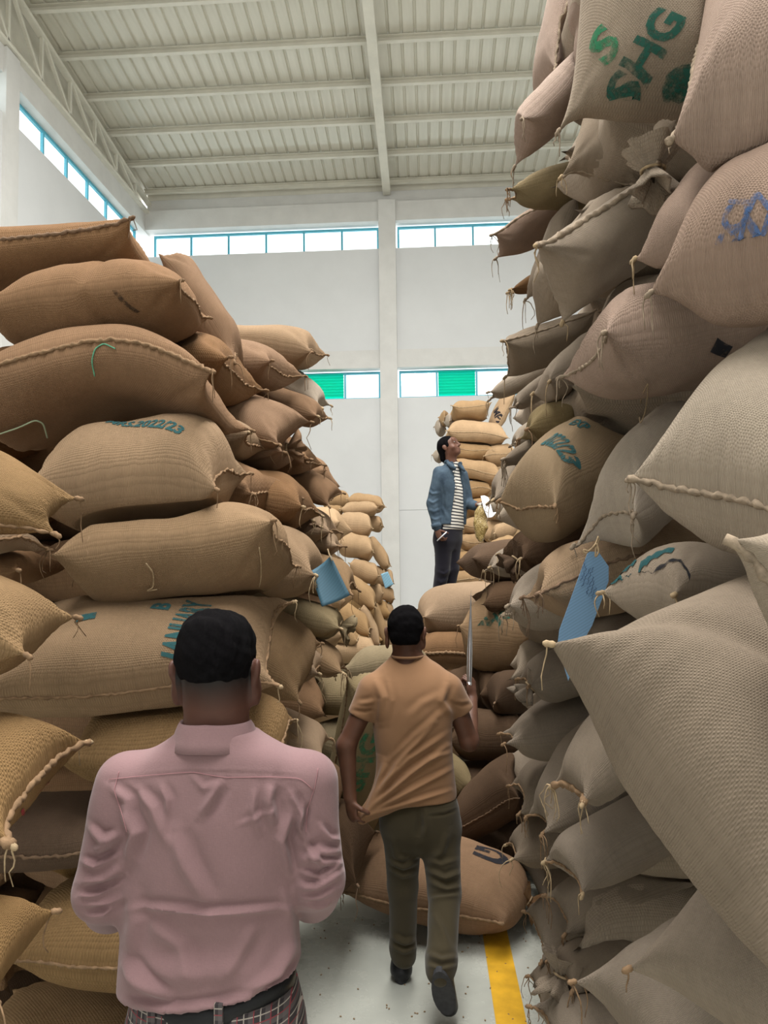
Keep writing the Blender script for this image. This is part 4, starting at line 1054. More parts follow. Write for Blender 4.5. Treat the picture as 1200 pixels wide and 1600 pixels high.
def skin(name, col, fade=None):
    mt, nt, b = new_mat(name)
    tc = N(nt, 'ShaderNodeTexCoord').outputs['Object']
    f = noise(nt, tc, 14, 4)
    c = ramp(nt, f, [(0.3, tuple(x * 0.85 for x in col)), (0.7, tuple(x * 1.15 for x in col))])
    if fade:
        sp = N(nt, 'ShaderNodeSeparateXYZ'); nt.links.new(tc, sp.inputs[0])
        g = math_node(nt, 'MULTIPLY_ADD', f, 0.03, sp.outputs[2])
        mr = N(nt, 'ShaderNodeMapRange'); nt.links.new(g, mr.inputs[0]); mr.inputs[1].default_value = fade[0]; mr.inputs[2].default_value = fade[1]
        dx_ = math_node(nt, 'ABSOLUTE', math_node(nt, 'SUBTRACT', sp.outputs[0], fade[2])); c = mixc(nt, math_node(nt, 'MULTIPLY', mr.outputs[0], math_node(nt, 'LESS_THAN', dx_, 0.0785)), c, (0.007, 0.006, 0.006))
    nt.links.new(c, b.inputs['Base Color']); b.inputs['Roughness'].default_value = 0.55; b.inputs['Specular IOR Level'].default_value = 0.35
    bump(nt, b, noise(nt, tc, 160, 3), 0.15, 0.002)
    return mt
def cloth(name, col, var=0.12, weave=500, bmp=0.0012, sheen=0.15):
    mt, nt, b = new_mat(name)
    tc = N(nt, 'ShaderNodeTexCoord').outputs['Object']
    f = noise(nt, tc, 5, 4); g = noise(nt, scaled(nt, tc, (weave, weave, weave * 0.25)), 1.0, 2); h = noise(nt, scaled(nt, tc, (weave * 0.25, weave, weave)), 1.0, 2)
    k_ = math_node(nt, 'MULTIPLY_ADD', f, 0.5, math_node(nt, 'MULTIPLY_ADD', g, 0.25, math_node(nt, 'MULTIPLY', h, 0.25)))
    nt.links.new(ramp(nt, k_, [(0.3, tuple(x * (1 - var) for x in col)), (0.7, tuple(min(1, x * (1 + var)) for x in col))]), b.inputs['Base Color'])
    b.inputs['Roughness'].default_value = 0.9; b.inputs['Specular IOR Level'].default_value = 0.15; b.inputs['Sheen Weight'].default_value = sheen
    bump(nt, b, math_node(nt, 'ADD', g, h), 0.35, bmp)
    return mt
HAIR = plain('black_hair', (0.0045, 0.004, 0.0045), 0.95, var=0.4, scale=180, bmp=0.006, spec=0.05)
LEATH = plain('black_leather', (0.007, 0.007, 0.008), 0.45, var=0.3, scale=30, bmp=0.001, spec=0.3)
def plaid():
    mt, nt, b = new_mat('plaid_cloth')
    tc = N(nt, 'ShaderNodeTexCoord').outputs['Object']; sp = N(nt, 'ShaderNodeSeparateXYZ'); nt.links.new(tc, sp.inputs[0])
    def stripe(ax, per, w_, ph=0.0):
        m_ = math_node(nt, 'FRACT', math_node(nt, 'MULTIPLY_ADD', sp.outputs[ax], 1 / per, ph)); return math_node(nt, 'LESS_THAN', m_, w_)
    c = (0.030, 0.024, 0.026)
    c = mixc(nt, math_node(nt, 'MULTIPLY', stripe(0, 0.030, 0.35), 0.6), c, (0.10, 0.085, 0.085)); c = mixc(nt, math_node(nt, 'MULTIPLY', stripe(2, 0.030, 0.35), 0.6), c, (0.11, 0.095, 0.09))
    c = mixc(nt, stripe(0, 0.030, 0.07, 0.3), c, (0.34, 0.30, 0.26)); c = mixc(nt, stripe(2, 0.030, 0.07, 0.3), c, (0.34, 0.30, 0.26))
    c = mixc(nt, stripe(0, 0.030, 0.06, 0.7), c, (0.22, 0.03, 0.04)); c = mixc(nt, stripe(2, 0.030, 0.06, 0.7), c, (0.22, 0.03, 0.04))
    nt.links.new(c, b.inputs['Base Color']); b.inputs['Roughness'].default_value = 0.9
    return mt
def stripes():
    mt, nt, b = new_mat('striped_jersey')
    tc = N(nt, 'ShaderNodeTexCoord').outputs['Object']; sp = N(nt, 'ShaderNodeSeparateXYZ'); nt.links.new(tc, sp.inputs[0])
    z = math_node(nt, 'MULTIPLY_ADD', noise(nt, tc, 6, 2), 0.02, sp.outputs[2])
    z = math_node(nt, 'MULTIPLY_ADD', sp.outputs[0], 0.10, z)
    f = math_node(nt, 'LESS_THAN', math_node(nt, 'FRACT', math_node(nt, 'MULTIPLY', z, 1 / 0.031)), 0.40)
    nt.links.new(mixc(nt, f, (0.72, 0.69, 0.62), (0.025, 0.025, 0.035)), b.inputs['Base Color']); b.inputs['Roughness'].default_value = 0.9
    return mt

# ---------------- man in the pink shirt, seen from behind
def man_pink():
    d = 1.55; s = d / F
    P_ = lambda x, y, o=0.0: at(x, y, d + o)
    base = at(335, 1300, d); base[2] = 0
    t = empty('person', base)
    tag(t, 'man in a pink shirt with sleeves rolled and black belt, standing with his back turned', 'person', 'people among the sacks')
    lo = np.array([-0.80, base[1] - 0.35, 0.0]); hi = np.array([0.12, base[1] + 0.55, 2.0])
    # shirt
    v = Vol([-0.80, base[1] - 0.30, 0.88], [0.10, base[1] + 0.42, 1.72], 0.0042)
    rows = []
    for (py, l, r, ry, oy) in ((1142, 285, 394, 0.060, 0.0), (1152, 268, 412, 0.070, 0.0), (1166, 238, 444, 0.082, 0.0), (1184, 208, 474, 0.096, 0.01), (1206, 188, 492, 0.108, 0.012), (1240, 182, 492, 0.118, 0.016),
                               (1300, 190, 474, 0.126, 0.02), (1360, 192, 464, 0.128, 0.02), (1420, 190, 464, 0.124, 0.02), (1480, 188, 468, 0.126, 0.02), (1530, 184, 475, 0.134, 0.02), (1556, 186, 476, 0.137, 0.02), (1576, 196, 462, 0.130, 0.02), (1592, 212, 446, 0.118, 0.02)):
        c = P_((l + r) / 2, py, oy); rows.append((c[0], c[1], c[2], (r - l) / 2 * s, ry))
    v.loft(rows, 0.0, 2.35)
    def sleeve(sh, el, cuff, r0, r1, r2):
        v.cap(P_(*sh), P_(*el), r0, r1, 0.05, (1, 1.0, 1)); v.cap(P_(*el), P_(*cuff), r1, r2, 0.02)
    sleeve((196, 1222, 0.01), (157, 1392, -0.005), (172, 1415, 0.13), 0.058, 0.056, 0.060)
    sleeve((484, 1222, 0.01), (497, 1372, -0.005), (490, 1398, 0.13), 0.058, 0.053, 0.057)
    cl_, cr_ = P_(172, 1415, 0.12), P_(490, 1398, 0.12)
    v.cut(lambda X, Y, Z: np.where(((X < base[0] - 0.17) | (X > base[0] + 0.15)) & (Z < 1.45), Y - cl_[1], -1.0))
    hz_ = P_(338, 1572, -0.11); v.cut(lambda X, Y, Z: np.where(Z < 1.2, hz_[2] + 0.13 * (X - hz_[0]) - Z, -1.0))
    V, Fc = v.mesh(2)
    qx, qy = proj(V)
    L_ = [([(215, 1212), (300, 1205), (400, 1208), (470, 1212)], -0.001, 3),
          # across the small of the back
          ([(205, 1418), (250, 1419), (330, 1427), (400, 1421), (455, 1416)], 0.009, 7),
          ([(270, 1300), (290, 1350), (325, 1415)], 0.010, 16),
          ([(345, 1222), (330, 1248), (312, 1275)], 0.010, 9), ([(300, 1212), (318, 1232), (345, 1222)], 0.004, 7),
          # under the arms
          ([(195, 1265), (215, 1300), (200, 1345)], 0.012, 10), ([(185, 1300), (165, 1320), (150, 1330)], 0.010, 9), ([(190, 1355), (165, 1372), (125, 1380)], 0.010, 10),
          ([(195, 1400), (170, 1412), (130, 1415)], 0.006, 7), ([(175, 1230), (200, 1250), (205, 1285)], 0.007, 9),
          ([(455, 1270), (438, 1310), (452, 1370)], 0.013, 10), ([(425, 1225), (420, 1250), (428, 1290)], 0.010, 11), ([(470, 1345), (500, 1330), (530, 1330)], 0.009, 9), ([(468, 1385), (495, 1385), (532, 1362)], 0.009, 8),
          ([(455, 1240), (470, 1270), (465, 1300)], 0.009, 7), ([(478, 1250), (468, 1290), (480, 1320)], 0.006, 6), ([(470, 1405), (500, 1400), (525, 1388)], 0.006, 6),
          # blousing above the belt
          ([(190, 1500), (225, 1530), (262, 1555)], 0.014, 11), ([(460, 1470), (430, 1520), (375, 1558)], 0.014, 12), ([(470, 1500), (450, 1535), (415, 1560)], 0.010, 8),
          ([(192, 1562), (260, 1578), (340, 1570), (440, 1545)], 0.008, 8), ([(195, 1520), (300, 1520), (400, 1515)], 0.008, 26),
          ([(440, 1380), (452, 1440), (455, 1500)], 0.008, 12), ([(200, 1380), (210, 1440), (200, 1490)], 0.007, 14), ([(370, 1290), (420, 1268), (430, 1262)], 0.003, 5),
          ([(140, 1290), (160, 1310), (185, 1305)], 0.008, 7), ([(128, 1345), (150, 1352), (185, 1335)], 0.009, 6), ([(122, 1400), (150, 1398), (188, 1380)], 0.008, 6), ([(135, 1432), (160, 1428), (188, 1412)], 0.006, 5),
          ([(500, 1290), (515, 1310), (532, 1312)], 0.008, 6), ([(475, 1320), (500, 1345), (534, 1348)], 0.009, 6), ([(472, 1362), (500, 1370), (530, 1350)], 0.008, 5), ([(478, 1415), (500, 1418), (518, 1410)], 0.006, 5),
          ([(215, 1235), (240, 1262), (262, 1320)], 0.007, 9), ([(250, 1225), (262, 1250), (258, 1290)], 0.005, 7), ([(400, 1230), (395, 1265), (405, 1300)], 0.006, 8), ([(230, 1440), (280, 1480), (300, 1530)], 0.006, 14), ([(400, 1440), (380, 1480), (350, 1525)], 0.006, 14)]
    V = folds(V, Fc, [(p_, a_ * 1.45, w_ * 0.8) for (p_, a_, w_) in L_], s)
    V += vnormals(V, Fc) * (snoise(V, 5, 24, 2) * 0.0035)[:, None]
    shirt = put('shirt', V, Fc, cloth('pink_oxford_cloth', (0.235, 0.142, 0.145), 0.10, 420, 0.001), t)
    # yoke and armhole seams lie on the cloth
    def on_cloth(pts, r, name, mat, n=26, lift=-0.0002):
        pts = np.array(pts, float); cum = np.r_[0, np.cumsum(np.hypot(*np.diff(pts, axis=0).T))]; tt = np.linspace(0, cum[-1], n)
        q = np.stack([np.interp(tt, cum, pts[:, 0]), np.interp(tt, cum, pts[:, 1])], 1)
        qx, qy = proj(V); dep = (V - EYE) @ CF; out = []
        for (x, y) in q:
            w_ = np.hypot(qx - x, qy - y) < 5
            dd = dep[w_].min() if w_.any() else d - 0.1
            out.append(at(x, y, dd - lift))
        out = np.array(out); out[1:-1] = (out[:-2] + out[1:-1] * 2 + out[2:]) / 4
        b = MB().tube(out - base, r, 5); return b.build(name, mat, shirt, True)
    SEAM = plain('pink_stitching', (0.33, 0.17, 0.18), 0.9, spec=0.1)
    on_cloth([(170, 1218), (215, 1213), (300, 1206), (350, 1215), (425, 1214), (470, 1216), (490, 1235)], 0.0008, 'yoke_seam', SEAM, 40)
    on_cloth([(497, 1200), (492, 1230), (480, 1265), (478, 1300)], 0.0008, 'armhole_seam', SEAM)
    on_cloth([(186, 1205), (178, 1235), (190, 1270), (198, 1300)], 0.0008, 'armhole_seam', SEAM)
    # collar: folded band around the neck
    c0 = P_(338, 1136, 0.01); ring = []
    n = 40; cv, cf = [], []
    prof = [(0.078, 0.004), (0.083, -0.008), (0.088, -0.024), (0.096, -0.042), (0.092, -0.044), (0.074, -0.040), (0.068, -0.010), (0.070, 0.006), (0.074, 0.010)]
    for i in range(n):
        a = 2 * math.pi * i / n
        front = max(0, math.sin(a))            # +Y is away from the viewer: the throat
        for (r, z) in prof:
            cv.append(c0 + np.array([math.cos(a) * r * 1.0, math.sin(a) * r * 1.05, z + 0.012 - front * 0.035 - 0.006 * abs(math.cos(a))]))
    m_ = len(prof)
    for i in range(n):
        for j in range(m_):
            cf.append((i * m_ + j, ((i + 1) % n) * m_ + j, ((i + 1) % n) * m_ + (j + 1) % m_, i * m_ + (j + 1) % m_))
    mesh_obj('collar', np.array(cv) - base, cf, shirt.data.materials[0], shirt, True)
    # belt, loops, trousers
    def band(name, mat, z0, z1, r_, par, zoff=0.0, x0=None, x1=None):
        n = 48; vv, ff = [], []
        c = P_(338, 1578, 0.02); c[2] = P_(338, 1594, -0.11)[2]
        for i in range(n):
            a = 2 * math.pi * i / n
            for (rr, z) in ((r_, z0), (r_, z1), (r_ - 0.006, z1), (r_ - 0.006, z0)):
                x = math.cos(a) * rr * 1.22; vv.append(c + np.array([x, math.sin(a) * rr, z + x * 0.13 + zoff]))
        for i in range(n):
            for j in range(4): ff.append((i * 4 + j, ((i + 1) % n) * 4 + j, ((i + 1) % n) * 4 + (j + 1) % 4, i * 4 + (j + 1) % 4))
        return mesh_obj(name, np.array(vv) - base, ff, mat, par, True)
    PL = plaid()
    tv = Vol([-0.75, base[1] - 0.3, 0.02], [0.1, base[1] + 0.4, 1.05], 0.008)
    c = P_(338, 1578, 0.02); c[2] = P_(338, 1594, -0.11)[2]
    tv.loft([(c[0], c[1], c[2] + 0.015, 0.166, 0.130), (c[0], c[1], c[2] - 0.08, 0.190, 0.148), (c[0], c[1], c[2] - 0.2, 0.195, 0.145), (c[0], c[1], c[2] - 0.26, 0.18, 0.13)], 0.0)
    for s_ in (-1, 1):
        hp = np.array([c[0] + s_ * 0.095, c[1], c[2] - 0.18]); kn = np.array([c[0] + s_ * 0.11, c[1] + 0.02, 0.50]); an = np.array([c[0] + s_ * 0.115, c[1], 0.09])
        tv.cap(hp, kn, 0.095, 0.075, 0.04); tv.cap(kn, an, 0.075, 0.062, 0.02)
    TV, TF = tv.mesh(2); tr_ = put('trousers', TV, TF, PL, t)
    belt = band('belt', LEATH, -0.022, 0.020, 0.139, t)
    for bx_ in (-0.095, 0.045):
        x = bx_; q = c + np.array([x, -math.sqrt(max(0, 1 - (x / 0.172) ** 2)) * 0.1435, x * 0.13])
        MB().box(-0.008, 0.008, -0.004, 0.004, -0.032, 0.030).build('belt_loop', PL, tr_).location = q - base
    # body: one continuous figure
    b = Vol([-0.80, base[1] - 0.30, 0.02], [0.12, base[1] + 0.50, 1.86], 0.006)
    hc = P_(339, 1046, 0.02)
    FR = frame((-math.sin(_y), math.cos(_y), -0.06)); head(b, hc, FR, 1.0)
    for s_, o_ in ((-1, (276, 1078)), (1, (401, 1078))): b.ell(P_(*o_, 0.02), (0.010, 0.020, 0.033), 0.006)
    b.cap(P_(338, 1080, 0.01), P_(338, 1175, 0.02), 0.064, 0.070, 0.03)
    b.loft([(r[0], r[1], r[2], r[3] * 0.88, r[4] * 0.85) for r in rows], 0.03)
    for (sh, el, wr, fw, th) in (((196, 1222, 0.01), (160, 1395, 0.0), (225, 1375, 0.24), (0.5, 0.8, 0.1), 1), ((484, 1222, 0.01), (495, 1375, 0.0), (430, 1362, 0.24), (-0.5, 0.8, 0.1), -1)):
        b.cap(P_(*sh), P_(*el), 0.030, 0.041, 0.03); b.cap(P_(*el), P_(*wr), 0.042, 0.027, 0.02)
        hand(b, P_(*wr), fw, (0.1 * th, 0.1, 1), 0.35, 1.0, th)
    for s_ in (-1, 1): b.cap((c[0] + s_ * 0.095, c[1], c[2] - 0.12), (c[0] + s_ * 0.11, c[1] + 0.02, 0.50), 0.078, 0.055, 0.03); b.cap((c[0] + s_ * 0.11, c[1] + 0.02, 0.50), (c[0] + s_ * 0.115, c[1], 0.08), 0.055, 0.04, 0.02)
    BV, BF = b.mesh(2)
    put('body', BV, BF, skin('dark_skin_faded_nape', (0.085, 0.034, 0.022), fade=(hc[2] - 0.058, hc[2] + 0.002, hc[0] - base[0])), t)
    hv = Vol(hc - 0.16, hc + 0.16, 0.004)
    hv.ell(hc + FR @ np.array([0, -0.012, 0.030]), (0.0815, 0.101, 0.0935), 0.01, FR)
    hv.ell(hc + FR @ np.array([0, -0.010, 0.058]), (0.0800, 0.096, 0.0700), 0.01, FR)
    hv.cut(lambda X, Y, Z: np.maximum(hc[2] - 0.012 + 0.25 * np.maximum(0, Y - hc[1]) - Z, Y - hc[1] - 0.085))
    HV, HF = hv.mesh(1); HV += vnormals(HV, HF) * (snoise(HV, 9, 120, 2) * 0.0035)[:, None]
    put('hair', HV, HF, HAIR, t)
    # shoes
    for s_ in (-1, 1):
        sv = Vol([c[0] + s_ * 0.115 - 0.09, c[1] - 0.12, 0.0], [c[0] + s_ * 0.115 + 0.09, c[1] + 0.28, 0.2], 0.007)
        sv.cap((c[0] + s_ * 0.115, c[1] - 0.03, 0.05), (c[0] + s_ * 0.12, c[1] + 0.17, 0.04), 0.045, 0.042, 0.02); sv.cap((c[0] + s_ * 0.115, c[1], 0.05), (c[0] + s_ * 0.115, c[1], 0.11), 0.045, 0.045, 0.02)
        sv.cut(lambda X, Y, Z: 0.004 - Z); a_, b_ = sv.mesh(1); put('shoe', a_, b_, LEATH, t)
man_pink()

# ---------------- man in the tan T-shirt, walking away with a metal sampling spear
def man_tan():
    d = 3.32; s = d / F
    P_ = lambda x, y, o=0.0: at(x, y, d + o)
    base = at(650, 1500, d); base[2] = 0
    t = empty('person', base)
    tag(t, 'man in a tan T-shirt and olive trousers, walking away and tugging his hem', 'person', 'people among the sacks')
    bb = base[:2]
    v = Vol([bb[0] - 0.36, bb[1] - 0.32, 0.62], [bb[0] + 0.34, bb[1] + 0.35, 1.62], 0.005)
    rows = []
    for (py, l, r, ry, oy) in ((1024, 612, 662, 0.050, 0.05), (1032, 604, 676, 0.064, 0.045), (1044, 588, 694, 0.080, 0.035), (1060, 573, 708, 0.098, 0.02), (1080, 568, 714, 0.115, 0.01), (1112, 580, 708, 0.122, 0.0), (1150, 585, 706, 0.122, 0.0),
                               (1195, 589, 708, 0.120, 0.0), (1225, 590, 712, 0.122, 0.0), (1240, 590, 714, 0.125, 0.0), (1245, 592, 713, 0.122, 0.0)):
        c = P_((l + r) / 2, py, oy); rows.append((c[0], c[1], c[2], (r - l) / 2 * s, ry))
    v.loft(rows, 0.0, 2.3)
    v.cap(P_(582, 1078, 0.0), P_(563, 1118, -0.01), 0.064, 0.058, 0.035); v.cap(P_(702, 1078, 0.0), P_(721, 1108, 0.02), 0.062, 0.056, 0.035)
    # the tail of the shirt pulled out to the fist
    v.cap(P_(618, 1225, -0.06), P_(566, 1278, -0.07), 0.075, 0.010, 0.05, (1, 0.45, 1)); v.cap(P_(640, 1236, -0.08), P_(566, 1277, -0.07), 0.05, 0.012, 0.04, (1, 0.5, 1))
    # clean sleeve hems
    for (c_, n_) in ((P_(562, 1119, -0.01), P_(562, 1119, -0.01) - P_(580, 1078, 0)), (P_(721, 1111, 0.02), P_(721, 1111, 0.02) - P_(704, 1078, 0))):
        n_ = unit(n_); s_ = np.sign(n_[0])
        v.cut(lambda X, Y, Z: np.where((X - c_[0]) ** 2 + (Y - c_[1]) ** 2 + (Z - c_[2]) ** 2 < 0.078 ** 2, (X - c_[0]) * n_[0] + (Y - c_[1]) * n_[1] + (Z - c_[2]) * n_[2], -1.0))
    V, Fc = v.mesh(2)
    L_ = [([(566, 1278), (600, 1245), (640, 1210), (700, 1165)], 0.013, 4), ([(566, 1278), (590, 1245), (620, 1195), (680, 1130)], 0.011, 4.5), ([(566, 1279), (605, 1255), (660, 1225), (708, 1200)], 0.010, 4),
          ([(566, 1279), (610, 1262), (660, 1248), (705, 1235)], 0.008, 3.5), ([(568, 1272), (590, 1230), (602, 1190)], 0.010, 5), ([(600, 1225), (640, 1185), (700, 1145)], 0.007, 4), ([(612, 1190), (650, 1150), (700, 1105)], 0.006, 5),
          ([(585, 1060), (598, 1090), (594, 1130)], 0.009, 6), ([(605, 1065), (610, 1095), (604, 1130)], 0.005, 5), ([(700, 1065), (690, 1095), (705, 1120)], 0.009, 6), ([(560, 1100), (575, 1098), (585, 1095)], 0.005, 4), ([(552, 1110), (570, 1112), (582, 1110)], -0.004, 3),
          ([(710, 1100), (722, 1102), (735, 1100)], -0.004, 3), ([(640, 1120), (660, 1100), (690, 1085)], 0.004, 6), ([(625, 1215), (670, 1185), (706, 1175)], 0.006, 3.5)]
    V = folds(V, Fc, [(p_, a_ * 1.4, w_) for (p_, a_, w_) in L_], s); V += vnormals(V, Fc) * (snoise(V, 15, 30, 2) * 0.002)[:, None]
    TAN = cloth('tan_jersey', (0.25, 0.136, 0.070), 0.08, 600, 0.0006)
    shirt = put('t_shirt', V, Fc, TAN, t)
    n = 30; c0 = P_(637, 1026, 0.045); pts = [c0 + np.array([math.cos(a) * 0.072, math.sin(a) * 0.074, 0.004 - 0.03 * max(0, math.sin(a))]) for a in np.linspace(0, 2 * math.pi, n)]
    MB().tube(np.array(pts) - base, 0.006, 7).build('neckband', TAN, shirt, True)
    # trousers
    v = Vol([bb[0] - 0.34, bb[1] - 0.62, 0.04], [bb[0] + 0.40, bb[1] + 0.35, 1.02], 0.006)
    hz = []
    for (py, l, r, ry) in ((1245, 594, 712, 0.112), (1262, 592, 718, 0.122), (1285, 594, 720, 0.125), (1300, 598, 719, 0.118), (1318, 612, 706, 0.09), (1330, 630, 690, 0.05)):
        c = P_((l + r) / 2, py, 0); hz.append((c[0], c[1], c[2], (r - l) / 2 * s, ry))
    v.loft(hz, 0.0, 2.3)
    v.cap(P_(627, 1296), P_(630, 1385, 0.03), 0.086, 0.068, 0.035); v.cap(P_(630, 1385, 0.03), P_(629, 1488, 0.06), 0.068, 0.056, 0.02); v.cap(P_(630, 1480, 0.055), P_(632, 1494, 0.05), 0.060, 0.056, 0.02)
    v.cap(P_(687, 1296), P_(695, 1395, -0.08), 0.090, 0.072, 0.035); v.cap(P_(695, 1395, -0.08), P_(690, 1505, -0.32), 0.068, 0.060, 0.02); v.cap(P_(690, 1500, -0.31), P_(688, 1516, -0.34), 0.064, 0.058, 0.02)
    V, Fc = v.mesh(2)
    L_ = [([(655, 1262), (656, 1290), (652, 1310)], -0.010, 6), ([(605, 1345), (630, 1355), (655, 1345)], 0.008, 4), ([(607, 1358), (630, 1368), (652, 1362)], 0.007, 4), ([(612, 1462), (632, 1472), (650, 1468)], 0.009, 4), ([(612, 1478), (632, 1486), (652, 1480)], 0.008, 4),
          ([(668, 1360), (695, 1372), (722, 1362)], 0.010, 4), ([(670, 1376), (698, 1390), (720, 1384)], 0.010, 5), ([(668, 1345), (690, 1350), (718, 1342)], 0.006, 4), ([(672, 1405), (695, 1402), (718, 1398)], 0.008, 4), ([(668, 1490), (690, 1500), (715, 1495)], 0.010, 5), ([(668, 1508), (690, 1514), (712, 1508)], 0.008, 4),
          ([(700, 1300), (690, 1330), (675, 1345)], 0.008, 6), ([(670, 1275), (695, 1272), (716, 1264)], -0.004, 2.5), ([(612, 1310), (620, 1340), (640, 1345)], 0.006, 5), ([(675, 1425), (690, 1450), (700, 1480)], 0.006, 6)]
    V = folds(V, Fc, [(p_, a_ * 1.4, w_) for (p_, a_, w_) in L_], s); V += vnormals(V, Fc) * (snoise(V, 25, 30, 2) * 0.003)[:, None]
    put('trousers', V, Fc, cloth('olive_twill', (0.046, 0.036, 0.019), 0.12, 500, 0.0008), t)
    # body
    b = Vol([bb[0] - 0.36, bb[1] - 0.60, 0.03], [bb[0] + 0.42, bb[1] + 0.50, 1.74], 0.005)
    hc = P_(634, 988, 0.06)
    FR = frame((0.06, 1, -0.15)); head(b, hc, FR, 1.0)
    for o_ in ((605, 1003), (662, 1003)): b.ell(P_(*o_, 0.055), (0.010, 0.020, 0.032), 0.006)
    b.cap(P_(635, 1000, 0.045), P_(637, 1045, 0.045), 0.056, 0.066, 0.03)
    b.loft([(r[0], r[1], r[2], r[3] * 0.86, r[4] * 0.82) for r in rows], 0.03)
    b.loft([(r[0], r[1], r[2], r[3] * 0.82, r[4] * 0.82) for r in hz], 0.03)
    b.cap(P_(580, 1080, 0), P_(541, 1165, -0.03), 0.050, 0.041, 0.03); b.cap(P_(541, 1165, -0.03), P_(547, 1246, -0.06), 0.044, 0.028, 0.02)
    hand(b, P_(547, 1246, -0.06), (0.14, -0.05, -1), (-0.75, -0.65, -0.05), 1.0, 1.0, -1, tcurl=0.9)
    b.cap(P_(705, 1080, 0), P_(733, 1158, 0.03), 0.048, 0.042, 0.03); b.cap(P_(733, 1158, 0.03), P_(737, 1092, 0.27), 0.043, 0.028, 0.02)
    hand(b, P_(737, 1092, 0.27), (0.0, 0.25, 1), (0.85, -0.5, 0.1), 1.1, 1.0, 1, tcurl=0.9)
    for (a_, k_, f_) in (((627, 1300, 0), (630, 1385, 0.03), (629, 1495, 0.06)), ((688, 1300, 0), (695, 1395, -0.08), (690, 1508, -0.32))):
        b.cap(P_(*a_), P_(*k_), 0.066, 0.05, 0.03); b.cap(P_(*k_), P_(*f_), 0.05, 0.036, 0.02)
    BV, BF = b.mesh(2)
    put('body', BV, BF, skin('brown_skin', (0.105, 0.045, 0.026)), t)
    hv = Vol(hc - 0.16, hc + 0.16, 0.005)
    hv.ell(hc + FR @ np.array([0, -0.014, 0.030]), (0.0830, 0.103, 0.0950), 0.01, FR); hv.ell(hc + FR @ np.array([0, -0.045, -0.02]), (0.070, 0.062, 0.055), 0.01, FR)
    hv.cut(lambda X, Y, Z: np.maximum(hc[2] - 0.048 + 0.55 * np.maximum(0, Y - hc[1] + 0.04) - Z, Y - hc[1] - 0.085))
    HV, HF = hv.mesh(1); HV += vnormals(HV, HF) * (snoise(HV, 19, 130, 2) * 0.0025)[:, None]
    put('hair', HV, HF, HAIR, t)
    # shoes: one planted, the other pushing off with its sole showing
    fa = P_(627, 1508, 0.07)
    sv = Vol(fa - np.array([0.09, 0.12, 0.2]), fa + np.array([0.09, 0.3, 0.12]), 0.006)
    sv.cap((fa[0], fa[1] - 0.01, 0.05), (fa[0] - 0.01, fa[1] + 0.18, 0.038), 0.047, 0.042, 0.02); sv.cap((fa[0], fa[1], 0.05), (fa[0], fa[1] + 0.01, 0.11), 0.046, 0.044, 0.02); sv.cut(lambda X, Y, Z: 0.022 - Z)
    a_, b_ = sv.mesh(1); sh = put('shoe', a_, b_, LEATH, t)
    SOLE = plain('rubber_sole', (0.035, 0.035, 0.038), 0.8, var=0.3, scale=40)
    so = [(0.046 * math.cos(q) * (1 + 0.08 * math.sin(q)) , 0.085 + 0.13 * math.sin(q)) for q in np.linspace(0, 2 * math.pi, 25)[:-1]]
    def sole(M3, o_, par):
        vv = [o_ + M3 @ np.array([x, y, z]) for z in (0.0, 0.024) for (x, y) in so]; k = len(so)
        ff = [tuple(range(k))[::-1], tuple(range(k, 2 * k))] + [(i, (i + 1) % k, k + (i + 1) % k, k + i) for i in range(k)]
        mesh_obj('sole', np.array(vv) - base, ff, SOLE, par)
    sole(np.eye(3), np.array([fa[0], fa[1], 0.002]), sh)
    he = P_(690, 1535, -0.37)                      # heel, raised
    toe = P_(703, 1618, -0.29); toe[2] = 0.035
    f_ = unit(toe - he); up_ = unit(np.array([0, 0.85, 0.45]) - f_ * (np.array([0, 0.85, 0.45]) @ f_)); M3 = np.stack([np.cross(f_, up_), f_, up_], 1)
    sv = Vol(np.minimum(he, toe) - 0.12, np.maximum(he, toe) + 0.14, 0.006)
    sv.cap(he + up_ * 0.045, he + f_ * 0.20 + up_ * 0.040, 0.044, 0.040, 0.02)
    sv.cut(lambda X, Y, Z: 0.012 - ((X - he[0]) * up_[0] + (Y - he[1]) * up_[1] + (Z - he[2]) * up_[2]))
    sv.cap(he + up_ * 0.065 + f_ * 0.02, P_(689, 1512, -0.31), 0.045, 0.044, 0.02)
    a_, b_ = sv.mesh(1); sh2 = put('shoe', a_, b_, LEATH, t)
    sole(M3, he - f_ * 0.035 - up_ * 0.012, sh2)
    # metal sampling spear in the raised hand: half-round trough tapering to a point
    hp = P_(733, 1072, 0.27); tip = P_(736, 922, 0.30)
    sp = empty('sampling_spear', hp - np.array([0, 0, 0.10])); tag(sp, 'pointed steel sampling spear held upright in the fist of the man in tan', 'tool')
    ME = plain('brushed_steel', (0.55, 0.55, 0.56), 0.3, metal=0.9, var=0.1, scale=30)
    ax = unit(tip - hp); ln = np.linalg.norm(tip - hp); sd = unit(np.cross(ax, (0, 1, 0))); bk = np.cross(ax, sd)
    vv, ff = [], []; n = 30; k = 9
    for i in range(n + 1):
        f = i / n; r = 0.0135 * (1 if f < 0.35 else max(0.04, 1 - (f - 0.35) / 0.65)) * (0.75 + 0.25 * min(1, f * 6)); 
        for rr in (1.0, 0.78):
            for j in range(k):
                a = math.pi * (0.0 + 1.0 * j / (k - 1)) * 1.25 - 0.39
                vv.append(hp + ax * f * ln + (sd * math.cos(a) + bk * math.sin(a)) * r * rr)
